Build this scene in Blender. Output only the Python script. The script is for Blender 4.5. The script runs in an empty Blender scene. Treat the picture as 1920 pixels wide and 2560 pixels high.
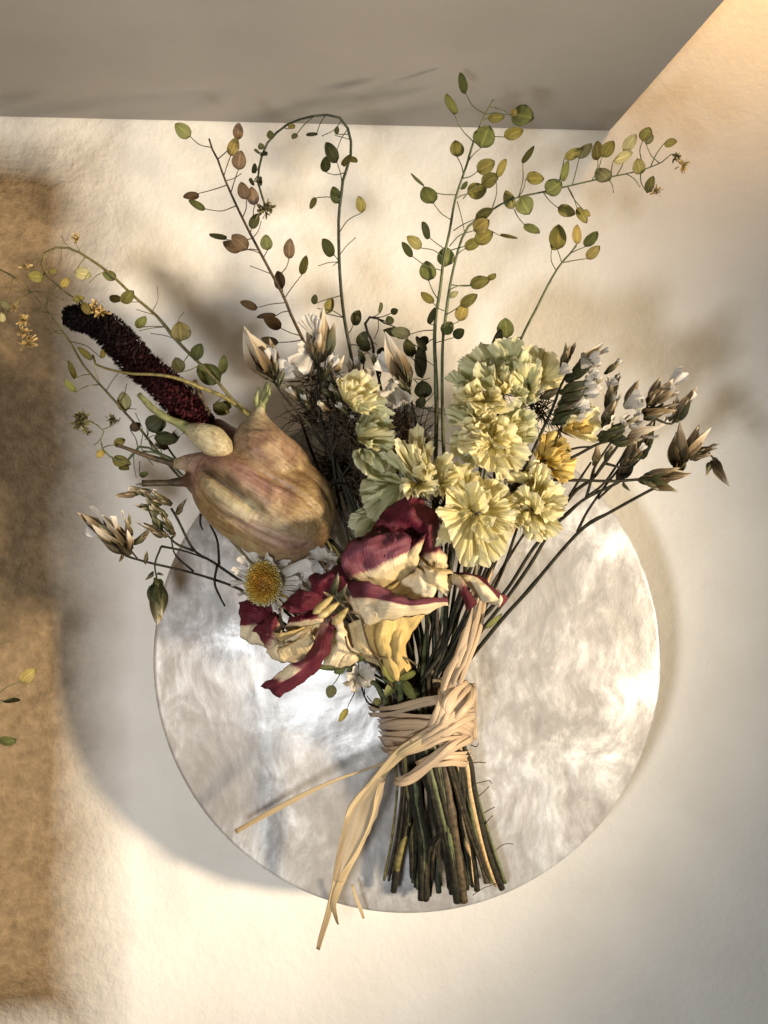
import bpy, bmesh, math, random
from mathutils import Vector, Matrix, noise
random.seed(7)
S = bpy.context.scene
COL = S.collection
PI = math.pi
# ------------------------------------------------------------------ camera, light, exposure
s = 0.0942e-3            # metres on the wall per photograph pixel
D = 0.25                 # lens to wall
cam = bpy.data.objects.new('camera', bpy.data.cameras.new('camera'))
COL.objects.link(cam)
cam.location = (0, -D, 0); cam.rotation_euler = (PI/2, 0, 0)
cd = cam.data
cd.sensor_fit = 'VERTICAL'; cd.sensor_height = 24.0
cd.lens = 12.0 / (1280*s/D)
cd.clip_start = 0.01; cd.clip_end = 20
cd.dof.use_dof = True; cd.dof.focus_distance = D-0.034; cd.dof.aperture_fstop = 22
S.camera = cam
w = bpy.data.worlds.new('World'); S.world = w; w.use_nodes = True
bg = w.node_tree.nodes['Background']
bg.inputs[0].default_value = (1.0, 0.94, 0.86, 1); bg.inputs[1].default_value = 0.045

def lamp(name, kind, loc, target, power, color, size=0.03, **kw):
    l = bpy.data.lights.new(name, kind); l.energy = power; l.color = color
    if kind == 'AREA': l.shape = 'DISK'; l.size = size
    else: l.shadow_soft_size = size
    for k, v in kw.items(): setattr(l, k, v)
    o = bpy.data.objects.new(name, l); COL.objects.link(o); o.location = loc
    d = Vector(target) - Vector(loc); o.rotation_euler = d.to_track_quat('-Z', 'Y').to_euler()
    return o
# warm lamp to the right of the lens (throws the long shadow to the left), cool soft daylight just left of and below it
lamp('warm_lamp', 'SPOT', (0.317, -0.25, -0.06), (-0.325, 0, 0.028), 14.0, (1.0, 0.80, 0.55), 0.022,
     spot_size=math.radians(55.5), spot_blend=0.7)
lamp('window_glow', 'AREA', (-0.06, -0.26, -0.07), (0, 0, 0), 0.385, (0.985, 0.985, 0.96), 0.038)
# small warm lamp above the shelf, right of it
lamp('shelf_lamp', 'SPOT', (0.130, -0.075, 0.20), (0.088, 0, 0.128), 1.2, (1.0, 0.60, 0.25), 0.02,
     spot_size=math.radians(44), spot_blend=1.0)
S.view_settings.view_transform = 'Standard'; S.view_settings.look = 'None'
S.view_settings.exposure = 0.0; S.view_settings.gamma = 1.0
S.render.engine = 'CYCLES'

# ------------------------------------------------------------------ pixel helpers
REG = dict(A=(960,150,.4822), B=(420,280,.3255), C=(0,560,.3858), D=(560,560,.3858), E=(1100,560,.4943),
           F=(150,900,.4521), G=(560,1150,.4461), H=(700,900,.4822), I=(550,1650,.4822), J=(350,1400,.4068),
           K=(0,1500,.479), L=(1100,1200,.4973), P=(0,0,1.0))
def T(r, pts):
    ox, oy, k = REG[r]
    return [(ox+p[0]*k, oy+p[1]*k)+tuple(p[2:]) for p in pts]
def W(u, v, h):                       # photograph pixel + height above the wall in mm -> point
    h = h*1e-3; k = s*(D-h)/D
    return Vector(((u-960)*k, -h, (1280-v)*k))
def wp(h): return s*(D-h*1e-3)/D      # metres per pixel at that height
UP = Vector((0, -1, 0))               # out of the wall

def spline(P, n):
    """Catmull-Rom through tuples, n samples in total, even in arc length"""
    if len(P) == 2: P = [P[0], tuple((a+b)/2 for a, b in zip(*P)), P[1]]
    q = [tuple(2*a-b for a, b in zip(P[0], P[1]))]+list(P)+[tuple(2*a-b for a, b in zip(P[-1], P[-2]))]
    out = []
    for i in range(1, len(q)-2):
        for j in range(12):
            t = j/12; a, b, c, d = q[i-1], q[i], q[i+1], q[i+2]
            out.append(tuple(.5*(2*y+(z-x)*t+(2*x-5*y+4*z-w_)*t*t+(-x+3*y-3*z+w_)*t**3) for x, y, z, w_ in zip(a, b, c, d)))
    out.append(tuple(P[-1]))
    L = [0]
    for a, b in zip(out, out[1:]): L.append(L[-1]+math.hypot(b[0]-a[0], b[1]-a[1])+1e-9)
    res = []; k = 0
    for i in range(n):
        x = L[-1]*i/(n-1)
        while k < len(L)-2 and L[k+1] < x: k += 1
        f = min(1, max(0, (x-L[k])/(L[k+1]-L[k])))
        res.append(tuple(a+(b-a)*f for a, b in zip(out[k], out[k+1])))
    return res

# ------------------------------------------------------------------ objects
WM = {}                               # world matrices while building
def link(name, data, mat, parent=None, M=None):
    o = bpy.data.objects.new(name, data); COL.objects.link(o)
    if mat and data and not data.materials: data.materials.append(mat)
    M = M or Matrix.Identity(4)
    o.matrix_basis = M; WM[o.name] = M
    if parent:
        o.parent = parent; o.matrix_parent_inverse = WM[parent.name].inverted()
    return o
def mesh(bm, smooth=True):
    me = bpy.data.meshes.new('m'); bm.to_mesh(me); bm.free()
    if smooth: me.polygons.foreach_set('use_smooth', [True]*len(me.polygons))
    return me
def obj(name, bm, mat, parent=None): return link(name, mesh(bm), mat, parent)
def thing(name, label, cat, loc, group=None):
    o = link(name, None, None, None, Matrix.Translation(loc)); o.empty_display_size = .005
    tag(o, label, cat, group); return o
def tag(o, label, cat, group=None):
    o['label'] = label; o['category'] = cat
    if group: o['group'] = group
    return o

def tube(bm, pts, n=7, samples=None, cap=True, bump=0.0):
    """pts: (u, v, h, radius in photograph pixels)"""
    if samples is None: samples = max(6, min(70, int(sum(math.hypot(b[0]-a[0], b[1]-a[1]) for a, b in zip(pts, pts[1:]))/9)))
    Q = spline(pts, samples)
    C = [W(*q[:3]) for q in Q]
    nrm = None; prev = None; sd = random.random()*50; nd = [random.random() for _ in range(3)] if bump and samples > 30 and n < 10 else []
    for i, c in enumerate(C):
        t = (C[min(i+1, len(C)-1)]-C[max(i-1, 0)])
        if t.length < 1e-9: t = Vector((0, 0, 1))
        t.normalize()
        if nrm is None: nrm = t.orthogonal().normalized()
        else:
            nrm = nrm-t*nrm.dot(t)
            nrm = nrm.normalized() if nrm.length > 1e-6 else t.orthogonal().normalized()
        b = t.cross(nrm); r = max(Q[i][3], .15)*wp(Q[i][2])
        if bump: r *= 1+bump*noise.noise((i*.35, sd, 0))+sum(.28*math.exp(-((i/len(C)-x)*len(C)/1.1)**2) for x in nd)
        ring = [bm.verts.new(c+(nrm*math.cos(2*PI*k/n)+b*math.sin(2*PI*k/n))*r*(1+(bump*.35*noise.noise((k*1.7, sd, i*.05)) if bump else 0))) for k in range(n)]
        if prev:
            for k in range(n): bm.faces.new((prev[k], prev[(k+1) % n], ring[(k+1) % n], ring[k]))
        elif cap: bm.faces.new(ring[::-1])
        prev = ring
    if cap: bm.faces.new(prev)

def frame(p0, p1, facing=UP, roll=0.0):
    """matrix: local +Y from p0 to p1 (length not scaled), local +Z near facing, rolled about Y"""
    y = (p1-p0); L = y.length; y = y.normalized()
    z = facing-y*facing.dot(y)
    z = z.normalized() if z.length > 1e-4 else y.orthogonal().normalized()
    x = y.cross(z)
    R = Matrix((x, y, z)).transposed() @ Matrix.Rotation(roll, 3, 'Y')
    return Matrix.Translation(p0) @ R.to_4x4(), L

# ------------------------------------------------------------------ materials
def nodes(name):
    m = bpy.data.materials.new(name); m.use_nodes = True
    nt = m.node_tree; return m, nt, nt.nodes['Principled BSDF'], nt.nodes['Material Output']
def N(nt, t, **kw):
    n = nt.nodes.new(t)
    for k, v in kw.items():
        if k.startswith('i_'): n.inputs[k[2:].replace('_', ' ')].default_value = v
        else: setattr(n, k, v)
    return n
def ramp(nt, fac, stops):
    r = N(nt, 'ShaderNodeValToRGB'); e = r.color_ramp.elements
    while len(e) < len(stops): e.new(.5)
    for k, (p, c) in zip(e, stops): k.position = p; k.color = (*c, 1)
    nt.links.new(fac, r.inputs[0]); return r.outputs[0]
def translucent(nt, b, out, col, amt):
    t = N(nt, 'ShaderNodeBsdfTranslucent'); mx = N(nt, 'ShaderNodeMixShader'); mx.inputs[0].default_value = amt
    if isinstance(col, tuple): t.inputs[0].default_value = (*col, 1)
    else: nt.links.new(col, t.inputs[0])
    nt.links.new(b.outputs[0], mx.inputs[1]); nt.links.new(t.outputs[0], mx.inputs[2]); nt.links.new(mx.outputs[0], out.inputs[0])
def bump(nt, b, hgt, dist, strength=1.0):
    n = N(nt, 'ShaderNodeBump', i_Strength=strength, i_Distance=dist)
    nt.links.new(hgt, n.inputs['Height']); nt.links.new(n.outputs[0], b.inputs['Normal']); return n
def noise_tex(nt, scale, detail=4, vec='Object', rough=.55, dist=0.0, stretch=None):
    tc = N(nt, 'ShaderNodeTexCoord'); n = N(nt, 'ShaderNodeTexNoise', i_Scale=scale, i_Detail=detail, i_Roughness=rough, i_Distortion=dist)
    src = tc.outputs[vec]
    if stretch:
        mp = N(nt, 'ShaderNodeMapping'); mp.inputs['Scale'].default_value = stretch
        nt.links.new(src, mp.inputs[0]); src = mp.outputs[0]
    nt.links.new(src, n.inputs['Vector']); return n
def mixc(nt, f, a, b, mode='MIX'):
    m = N(nt, 'ShaderNodeMix', data_type='RGBA', blend_type=mode)
    for sock, v in ((m.inputs[0], f), (m.inputs[6], a), (m.inputs[7], b)):
        if isinstance(v, tuple): sock.default_value = (*v, 1)
        elif isinstance(v, (int, float)): sock.default_value = v
        else: nt.links.new(v, sock)
    return m.outputs[2]
def math_n(nt, op, a, b=0.0, c=None):
    m = N(nt, 'ShaderNodeMath', operation=op)
    for i, v in enumerate((a, b, c)):
        if v is None: continue
        if isinstance(v, (int, float)): m.inputs[i].default_value = v
        else: nt.links.new(v, m.inputs[i])
    return m.outputs[0]
def dk(c, f): return tuple(x*f for x in c)

def plant_mat(name, c1, c2, scale=900, rough=.6, tl=0.0, stretch=None, bd=0.00012, spec=.35):
    m, nt, b, out = nodes(name)
    n = noise_tex(nt, scale, 5, stretch=stretch)
    col = ramp(nt, n.outputs[0], [(.32, c1), (.68, c2)])
    nt.links.new(col, b.inputs['Base Color']); b.inputs['Roughness'].default_value = rough
    b.inputs['Specular IOR Level'].default_value = spec
    bump(nt, b, n.outputs[0], bd, .8)
    if tl: translucent(nt, b, out, col, tl)
    return m
def uv_mat(name, stops, fine=.25, rough=.6, tl=.2, wrinkle=(60, 2.5), bd=.0002, nscale=3.0):
    """colour runs along UV.y (base to tip) with veins running the same way"""
    m, nt, b, out = nodes(name)
    uv = N(nt, 'ShaderNodeUVMap'); sp = N(nt, 'ShaderNodeSeparateXYZ'); nt.links.new(uv.outputs[0], sp.inputs[0])
    oi = N(nt, 'ShaderNodeObjectInfo')
    mp = N(nt, 'ShaderNodeMapping'); mp.inputs['Scale'].default_value = (wrinkle[0], wrinkle[1], 1)
    ad = N(nt, 'ShaderNodeVectorMath', operation='ADD'); nt.links.new(uv.outputs[0], ad.inputs[0]); nt.links.new(oi.outputs['Random'], ad.inputs[1])
    nt.links.new(ad.outputs[0], mp.inputs[0])
    v = N(nt, 'ShaderNodeTexNoise', i_Scale=1.0, i_Detail=4.0); nt.links.new(mp.outputs[0], v.inputs['Vector'])
    n2 = N(nt, 'ShaderNodeTexNoise', i_Scale=nscale, i_Detail=4.0); nt.links.new(ad.outputs[0], n2.inputs['Vector'])
    f = math_n(nt, 'MULTIPLY_ADD', math_n(nt, 'SUBTRACT', n2.outputs[0], .5), fine, sp.outputs['Y'])
    f = math_n(nt, 'MULTIPLY_ADD', math_n(nt, 'SUBTRACT', v.outputs[0], .5), fine*.7, f)
    col = ramp(nt, f, stops)
    col = mixc(nt, .5, col, ramp(nt, v.outputs[0], [(.3, (.55, .5, .45)), (.62, (1, 1, 1))]), 'MULTIPLY')
    nt.links.new(col, b.inputs['Base Color']); b.inputs['Roughness'].default_value = rough
    b.inputs['Specular IOR Level'].default_value = .3
    bump(nt, b, v.outputs[0], bd, .9)
    if tl: translucent(nt, b, out, col, tl)
    return m

STEM = {
 'g': plant_mat('stem_green', (.045, .06, .026), (.125, .14, .06), 900, .5),
 'd': plant_mat('stem_dark', (.008, .008, .006), (.03, .027, .017), 900, .65, spec=.15),
 'b': plant_mat('stem_brown', (.022, .016, .009), (.10, .07, .036), 900, .55),
 'o': plant_mat('stem_olive', (.06, .055, .016), (.21, .175, .06), 900, .5),
 's': plant_mat('stem_slate', (.016, .022, .014), (.058, .066, .042), 900, .5),
 't': plant_mat('stem_straw', (.34, .22, .10), (.55, .40, .21), 1500, .5),
}
def pod_mat(name, c):
    m = uv_mat(name, [(0, dk(c, .55)), (.25, c), (.75, dk(c, 1.1)), (1, dk(c, .6))], .5, .55, .28, (5, 3), .00008, 4)
    nt = m.node_tree; b = nt.nodes['Principled BSDF']; src = b.inputs['Base Color'].links[0].from_socket
    uv = N(nt, 'ShaderNodeUVMap'); sp = N(nt, 'ShaderNodeSeparateXYZ'); nt.links.new(uv.outputs[0], sp.inputs[0])
    d = math_n(nt, 'ABSOLUTE', math_n(nt, 'SUBTRACT', sp.outputs['X'], .5))
    rim = ramp(nt, d, [(.0, (1.7, 1.6, 1.4)), (.07, (1, 1, 1)), (.42, (1, 1, 1)), (.5, (.55, .55, .5))])
    nt.links.new(mixc(nt, 1.0, src, rim, 'MULTIPLY'), b.inputs['Base Color'])
    return m
PC = dict(g=(.17, .19, .06), o=(.23, .205, .055), y=(.37, .29, .085), t=(.25, .17, .10), b=(.13, .085, .045), p=(.42, .39, .19), d=(.075, .08, .03))
PM = {k: pod_mat('pod_'+k, v) for k, v in PC.items()}

# ------------------------------------------------------------------ the setting
def wall():
    bm = bmesh.new()
    x0 = -0.0655; R = 0.034; prof = [(0.5, 0.0), (.14, 0), (x0, 0.0)]
    for i in range(1, 25):
        a = (PI/2)*i/24; prof.append((x0-R*math.sin(a), -R*(1-math.cos(a))))
    prof.append((x0-R, -0.16))
    zs = [-.6]+[-.13+.004*i for i in range(62)]+[.6]; prev = None
    sm = lambda v: (lambda q: q*q*(3-2*q))(max(0, min(1, v)))
    g = lambda z: sm((.086-z)/.016)*sm((z+.119)/.014)
    for x, y in prof:
        row = [bm.verts.new((x, y*g(z), z)) for z in zs]
        if prev:
            for k in range(len(zs)-1): bm.faces.new((prev[k], prev[k+1], row[k+1], row[k]))
        prev = row
    bmesh.ops.recalc_face_normals(bm, faces=bm.faces)
    m, nt, b, out = nodes('painted_plaster')
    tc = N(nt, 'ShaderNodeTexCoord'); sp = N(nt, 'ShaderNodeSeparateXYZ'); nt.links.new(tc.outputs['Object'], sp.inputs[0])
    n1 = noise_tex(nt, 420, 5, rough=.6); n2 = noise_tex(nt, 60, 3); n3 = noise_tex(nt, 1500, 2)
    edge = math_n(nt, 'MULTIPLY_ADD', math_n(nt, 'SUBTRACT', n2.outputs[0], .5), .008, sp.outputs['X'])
    f = math_n(nt, 'MULTIPLY_ADD', edge, 1/.020, .0785/.020)        # 0 on the tan left strip, 1 on the white
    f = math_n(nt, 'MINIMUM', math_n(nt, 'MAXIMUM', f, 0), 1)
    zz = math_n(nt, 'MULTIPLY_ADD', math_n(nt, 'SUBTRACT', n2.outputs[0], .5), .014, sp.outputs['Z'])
    for sg, z0 in ((1, -.076), (-1, -.1135)):          # tan fades back towards white under the shelf and at the strip's foot
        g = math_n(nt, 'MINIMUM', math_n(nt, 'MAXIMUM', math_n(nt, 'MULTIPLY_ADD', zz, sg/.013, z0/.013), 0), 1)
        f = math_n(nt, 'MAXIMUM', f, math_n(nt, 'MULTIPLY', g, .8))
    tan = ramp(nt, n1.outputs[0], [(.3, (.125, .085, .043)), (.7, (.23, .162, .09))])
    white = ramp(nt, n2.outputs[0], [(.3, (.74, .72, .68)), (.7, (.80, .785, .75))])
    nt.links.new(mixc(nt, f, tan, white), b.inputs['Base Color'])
    b.inputs['Roughness'].default_value = .62; b.inputs['Specular IOR Level'].default_value = .3
    st = math_n(nt, 'MULTIPLY_ADD', f, -.00065, .0009)
    hh = math_n(nt, 'MULTIPLY_ADD', n3.outputs[0], .15, n1.outputs[0])
    bp = N(nt, 'ShaderNodeBump', i_Strength=1.0); nt.links.new(hh, bp.inputs['Height']); nt.links.new(st, bp.inputs['Distance'])
    nt.links.new(bp.outputs[0], b.inputs['Normal'])
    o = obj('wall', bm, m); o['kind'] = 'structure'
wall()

def shelf():
    a = W(-700, 277, 0); c = W(1528, 329, 0)          # line where the board meets the wall
    k = .092
    ray = Vector(((1818-960)*s/D, 1, 1280*s/D))          # towards the top of the diagonal edge
    zc = c.z
    t = zc/ray.z; e = Vector((ray.x*t, -D+t, zc))
    e2 = c+(e-c)*1.35; e2.z = zc
    dirx = (a-c)
    f2 = e2+dirx
    bm = bmesh.new()
    lo = [c, e2, f2, a]; th = Vector((0, 0, .018))
    vb = [bm.verts.new(v) for v in lo]; vt = [bm.verts.new(v+th) for v in lo]
    bm.faces.new(vb); bm.faces.new(vt[::-1])
    for i in range(4):
        j = (i+1) % 4; bm.faces.new((vb[j], vb[i], vt[i], vt[j]))
    bmesh.ops.recalc_face_normals(bm, faces=bm.faces)
    bmesh.ops.bevel(bm, geom=bm.edges[:], offset=.0006, segments=2, affect='EDGES')
    m, nt, b, out = nodes('shelf_paint')
    n = noise_tex(nt, 500, 4); n2 = noise_tex(nt, 35, 3)
    col = ramp(nt, n2.outputs[0], [(.3, (.225, .217, .208)), (.7, (.255, .246, .235))])
    nt.links.new(col, b.inputs['Base Color']); b.inputs['Roughness'].default_value = .55
    bump(nt, b, n.outputs[0], .00008, .6)
    t = thing('shelf', 'pale grey painted shelf board fixed to the wall above the bouquet', 'shelf', c)
    link('board', mesh(bm, False), m, t)
    # worn dark edging strip along the free end
    bm = bmesh.new(); d = (e2-c).normalized(); out_ = Vector((d.y, -d.x, 0)); out_ = out_ if out_.x > 0 else -out_
    rnd = random.Random(3); prev = None
    for i in range(60):
        q = c+(e2-c)*(.02+.96*i/59); wdt = .00035*(.4+.9*max(0, noise.noise((i*.23, 3, 1))+.2))
        row = [bm.verts.new(q+out_*x+Vector((0, 0, z))) for x, z in ((0.0002, .0009), (wdt, .0011), (wdt, .016), (0.0002, .0165))]
        if prev:
            for k in range(3): bm.faces.new((prev[k], prev[k+1], row[k+1], row[k]))
        prev = row
    obj('edge_trim', bm, plant_mat('edge_worn', (.10, .06, .035), (.5, .4, .3), 700), t)
shelf()

# ------------------------------------------------------------------ pearl disc
DISC_H = 19.0
def pearl_disc():
    r = 637*wp(DISC_H); c = W(1018, 1649, DISC_H)
    t = thing('pearl_disc', 'round pearly white resin disc behind the bouquet, standing off the wall', 'disc', (c.x, 0, c.z))
    bm = bmesh.new(); n = 160; prof = [(0.0, 0), (r-.0009, 0), (r-.0004, .00015), (r-.0001, .0005), (r, .0011), (r-.0002, .0032), (r-.0012, .004), (0.0, .004)]
    rings = []
    for rr, dy in prof:
        if rr == 0: rings.append([bm.verts.new((c.x, c.y+dy, c.z))]); continue
        rings.append([bm.verts.new((c.x+rr*math.cos(2*PI*k/n)*(1+.0012*noise.noise((k*.2, dy*300, 0))), c.y+dy, c.z+rr*math.sin(2*PI*k/n))) for k in range(n)])
    for a, b in zip(rings, rings[1:]):
        for k in range(n):
            j = (k+1) % n
            if len(a) == 1: bm.faces.new((a[0], b[k], b[j]))
            elif len(b) == 1: bm.faces.new((a[k], b[0], a[j]))
            else: bm.faces.new((a[k], b[k], b[j], a[j]))
    bmesh.ops.recalc_face_normals(bm, faces=bm.faces)
    m, nt, b, out = nodes('pearl_resin')
    warp = noise_tex(nt, 32, 2); tc = N(nt, 'ShaderNodeTexCoord')
    add = N(nt, 'ShaderNodeVectorMath', operation='MULTIPLY_ADD'); nt.links.new(warp.outputs['Color'], add.inputs[0])
    add.inputs[1].default_value = (.016, .016, .022); nt.links.new(tc.outputs['Object'], add.inputs[2])
    mp = N(nt, 'ShaderNodeMapping'); mp.inputs['Rotation'].default_value = (0, .45, 0); mp.inputs['Scale'].default_value = (1.5, 1, .75)
    nt.links.new(add.outputs[0], mp.inputs[0])
    n1 = N(nt, 'ShaderNodeTexNoise', i_Scale=52.0, i_Detail=3.0, i_Roughness=.5); nt.links.new(mp.outputs[0], n1.inputs['Vector'])
    n2 = N(nt, 'ShaderNodeTexNoise', i_Scale=300.0, i_Detail=6.0, i_Roughness=.7); nt.links.new(mp.outputs[0], n2.inputs['Vector'])
    vo = N(nt, 'ShaderNodeTexVoronoi', i_Scale=2600.0); nt.links.new(tc.outputs['Object'], vo.inputs['Vector'])
    n3 = N(nt, 'ShaderNodeTexNoise', i_Scale=46.0, i_Detail=3.0, i_Roughness=.5, i_Distortion=.6); nt.links.new(add.outputs[0], n3.inputs['Vector'])
    h = math_n(nt, 'MULTIPLY_ADD', n3.outputs[0], .55, math_n(nt, 'MULTIPLY_ADD', n2.outputs[0], .06, math_n(nt, 'MULTIPLY', n1.outputs[0], .6)))
    h = math_n(nt, 'MULTIPLY_ADD', vo.outputs['Distance'], .010, h)
    cloud = math_n(nt, 'MULTIPLY_ADD', n1.outputs[0], .34, math_n(nt, 'MULTIPLY_ADD', n3.outputs[0], .36, math_n(nt, 'MULTIPLY', n2.outputs[0], .3)))
    nt.links.new(ramp(nt, cloud, [(.39, (.275, .268, .268)), (.47, (.345, .34, .345)), (.53, (.48, .485, .50)), (.62, (.78, .81, .86))]), b.inputs['Base Color'])
    nt.links.new(ramp(nt, cloud, [(.43, (.14,)*3), (.50, (.22,)*3), (.60, (.48,)*3)]), b.inputs['Metallic'])
    nt.links.new(ramp(nt, n2.outputs[0], [(.3, (.30,)*3), (.7, (.48,)*3)]), b.inputs['Roughness'])
    bump(nt, b, h, .00075, 1.0)
    b.inputs['Coat Weight'].default_value = .10; b.inputs['Coat Roughness'].default_value = .15
    obj('disc_plate', bm, m, t)
    # standoff peg between the wall and the disc
    bm = bmesh.new()
    k = 24; rr = .006
    for y0, y1, rr in ((0.0, c.y+.004, .006), (0.0, -.002, .009)):
        lo = [bm.verts.new((c.x+rr*math.cos(2*PI*i/k), y0, c.z+rr*math.sin(2*PI*i/k))) for i in range(k)]
        hi = [bm.verts.new((c.x+rr*math.cos(2*PI*i/k), y1, c.z+rr*math.sin(2*PI*i/k))) for i in range(k)]
        for i in range(k): bm.faces.new((lo[i], lo[(i+1) % k], hi[(i+1) % k], hi[i]))
        bm.faces.new(hi)
    bmesh.ops.recalc_face_normals(bm, faces=bm.faces)
    obj('standoff_peg', bm, m, t)
pearl_disc()

# ------------------------------------------------------------------ shared unit meshes
def grid_mesh(fn, nu, nv, pig=None, bm=None):
    """fn(a, t) -> point; a across (-1..1 or 0..1 round), t along; UV = (a, t)"""
    bm = bm or bmesh.new(); uvl = bm.loops.layers.uv.get('UVMap') or bm.loops.layers.uv.new('UVMap')
    V = [[bm.verts.new(fn(i/(nu-1), j/(nv-1))) for i in range(nu)] for j in range(nv)]
    for j in range(nv-1):
        for i in range(nu-1):
            f = bm.faces.new((V[j][i], V[j][i+1], V[j+1][i+1], V[j+1][i]))
            for l, (a, b_) in zip(f.loops, ((i, j), (i+1, j), (i+1, j+1), (i, j+1))):
                l[uvl].uv = (a/(nu-1), b_/(nv-1)) if not pig else (a/(nu-1), pig(a/(nu-1), b_/(nv-1)))
    return bm
def pod_mesh(seed, flat=1.0):
    rnd = random.Random(seed); bend = rnd.uniform(-.10, .14); asym = rnd.uniform(-.08, .08)
    bm = bmesh.new(); uvl = bm.loops.layers.uv.new('UVMap')
    nu, nv = 8, 11
    def pt(a, t, side):
        x = a*2-1
        wd = .5*(math.sin(PI*min(1, t**.82))**.62) if 0 < t < 1 else 0
        wd *= 1+asym*x
        notch = -.05*math.exp(-(x/.25)**2)*t**8
        th = .085*(1-x*x)*math.sin(PI*t)**.6+ (.03*math.exp(-(x/.16)**2)*math.sin(PI*t))
        crump = .025*noise.noise((x*1.5+seed, t*2.5, side))
        return Vector((x*wd, t+notch, side*th+bend*(t*t)+.07*x*x+crump))
    for side in (1, -1):
        V = [[bm.verts.new(pt(i/(nu-1), j/(nv-1), side)) for i in range(nu)] for j in range(nv)]
        for j in range(nv-1):
            for i in range(nu-1):
                q = (V[j][i], V[j][i+1], V[j+1][i+1], V[j+1][i]); uvq = ((i, j), (i+1, j), (i+1, j+1), (i, j+1))
                if side < 0: q = q[::-1]; uvq = uvq[::-1]
                f = bm.faces.new(q)
                for l, (a, b_) in zip(f.loops, uvq): l[uvl].uv = (a/(nu-1), b_/(nv-1))
    bmesh.ops.remove_doubles(bm, verts=bm.verts, dist=1e-5)
    return bm
PODS = {(k, i): mesh(pod_mesh(i*3+1)) for k in PC for i in range(4)}
for (k, i), me in PODS.items(): me.materials.append(PM[k])

def pod(parent, b, t, wpx, col, ratio=.8, name='seed_pod'):
    """b, t: (u,v,h) base and tip; wpx apparent width in photograph pixels"""
    wpx *= 1.12; t = (b[0]+(t[0]-b[0])*1.06, b[1]+(t[1]-b[1])*1.06, t[2])
    p0, p1 = W(*b), W(*t)
    full = max(wpx*wp(b[2]), (p1-p0).length*ratio*.72)
    vis = min(1, wpx*wp(b[2])/full)
    roll = math.acos(vis)*random.choice((-1, 1))*.9+random.uniform(-.12, .12)
    M, L = frame(p0, p1, UP, roll)
    M = M @ Matrix.Diagonal((full, L, max(full, L*.6), 1))
    return link(name, PODS[(col, random.randrange(4))], None, parent, M)

# tuft of tiny dried flowers at the end of a sprig
def tuft(parent, u, v, h, size, mat, n=14, dirn=(0, 0)):
    bm = bmesh.new(); uvl = bm.loops.layers.uv.new('UVMap')
    c = W(u, v, h); k = wp(h)
    for i in range(n):
        d = Vector((random.gauss(dirn[0], .7), random.gauss(-.3, .6), random.gauss(-dirn[1], .7)))
        if d.length < .1: continue
        d.normalize(); e = c+d*size*k*random.uniform(.35, 1)
        q = d.orthogonal().normalized(); q = Matrix.Rotation(random.uniform(0, 6.3), 3, d) @ q
        wd = size*k*random.uniform(.16, .34); nn = d.cross(q)
        m0 = c.lerp(e, .55)
        vs = [bm.verts.new(x) for x in (c, m0+q*wd*.6+nn*wd*.3, e+q*wd*.35, e+d*wd*.2-nn*wd*.3, e-q*wd*.35, m0-q*wd*.6+nn*wd*.2)]
        f = bm.faces.new(vs)
        for l, t in zip(f.loops, (0, .5, 1, 1, 1, .5)): l[uvl].uv = (.5, t)
    o = obj('flower_tuft', bm, mat, parent)
    return o
TUFT_Y = uv_mat('tuft_yellow', [(0, (.12, .10, .03)), (.6, (.48, .33, .12)), (1, (.62, .48, .24))], .3, .6, .3)
TUFT_D = uv_mat('tuft_dark', [(0, (.04, .04, .015)), (.6, (.11, .10, .04)), (1, (.22, .19, .09))], .3, .6, .2)

# ------------------------------------------------------------------ the tied bundle: where each stem passes the raffia and where it is cut
SLOT = [  # zoom I: (x, y, h), half width px in photograph, colour
 ([(905,200,25),(925,420,24),(935,560,24),(945,650,24),(920,900,23),(875,1140,22.3)], 4.0, 'd'),
 ([(930,200,27),(955,420,26),(972,600,25),(985,830,25),(935,1000,24),(900,1215,23)], 7.5, 's'),
 ([(950,220,24),(975,450,23.5),(985,700,23),(992,900,23),(1006,1190,22)], 4.0, 'b'),
 ([(960,180,30),(985,420,29),(1000,640,28),(1020,800,27),(1050,960,26),(1050,1240,24)], 10, 'b'),
 ([(990,160,32),(1030,420,31),(1052,600,30),(1115,760,29),(1142,880,28),(1085,985,27.5),(1078,1150,24)], 6.5, 's'),
 ([(1020,150,27),(1060,420,26),(1085,650,25),(1110,900,24),(1135,1220,23)], 8.5, 's'),
 ([(1060,120,33),(1110,420,33),(1142,560,32),(1172,760,31),(1210,1000,29),(1243,1250,27)], 12.5, 'b'),
 ([(1080,120,29),(1150,420,29),(1200,560,29),(1222,800,28),(1270,1000,26),(1292,1200,25)], 9.5, 'd'),
 ([(1110,120,31),(1190,420,31),(1246,560,30),(1262,780,29),(1308,1000,27),(1332,1190,25)], 9.0, 'b'),
 ([(1130,120,29),(1230,420,29),(1280,540,29),(1302,700,28),(1370,1000,26),(1442,1180,24)], 9.5, 'o'),
 ([(1150,140,26),(1250,420,26),(1298,600,26),(1332,740,25),(1400,960,24),(1465,1150,23)], 5.5, 'o'),
 ([(1040,150,24),(1085,420,24),(1140,700,23),(1155,900,24),(1112,1080,23.5),(1088,1250,22.5)], 3.2, 'g'),
 ([(1090,150,25),(1140,420,24.5),(1165,700,24),(1175,1000,23.5),(1182,1240,23)], 6.0, 'o'),
 ([(1010,150,34),(1060,420,34),(1090,560,33),(1150,800,31.5),(1190,980,29),(1215,1215,26)], 6.5, 'd'),
 ([(1120,150,33),(1170,420,33.5),(1215,600,32.5),(1290,850,30),(1345,1000,28),(1395,1165,26)], 8, 'b'),
 ([(1000,170,25),(1020,420,25),(1030,700,24.5),(1040,950,24),(1028,1180,23)], 5, 'd'),
]
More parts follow.
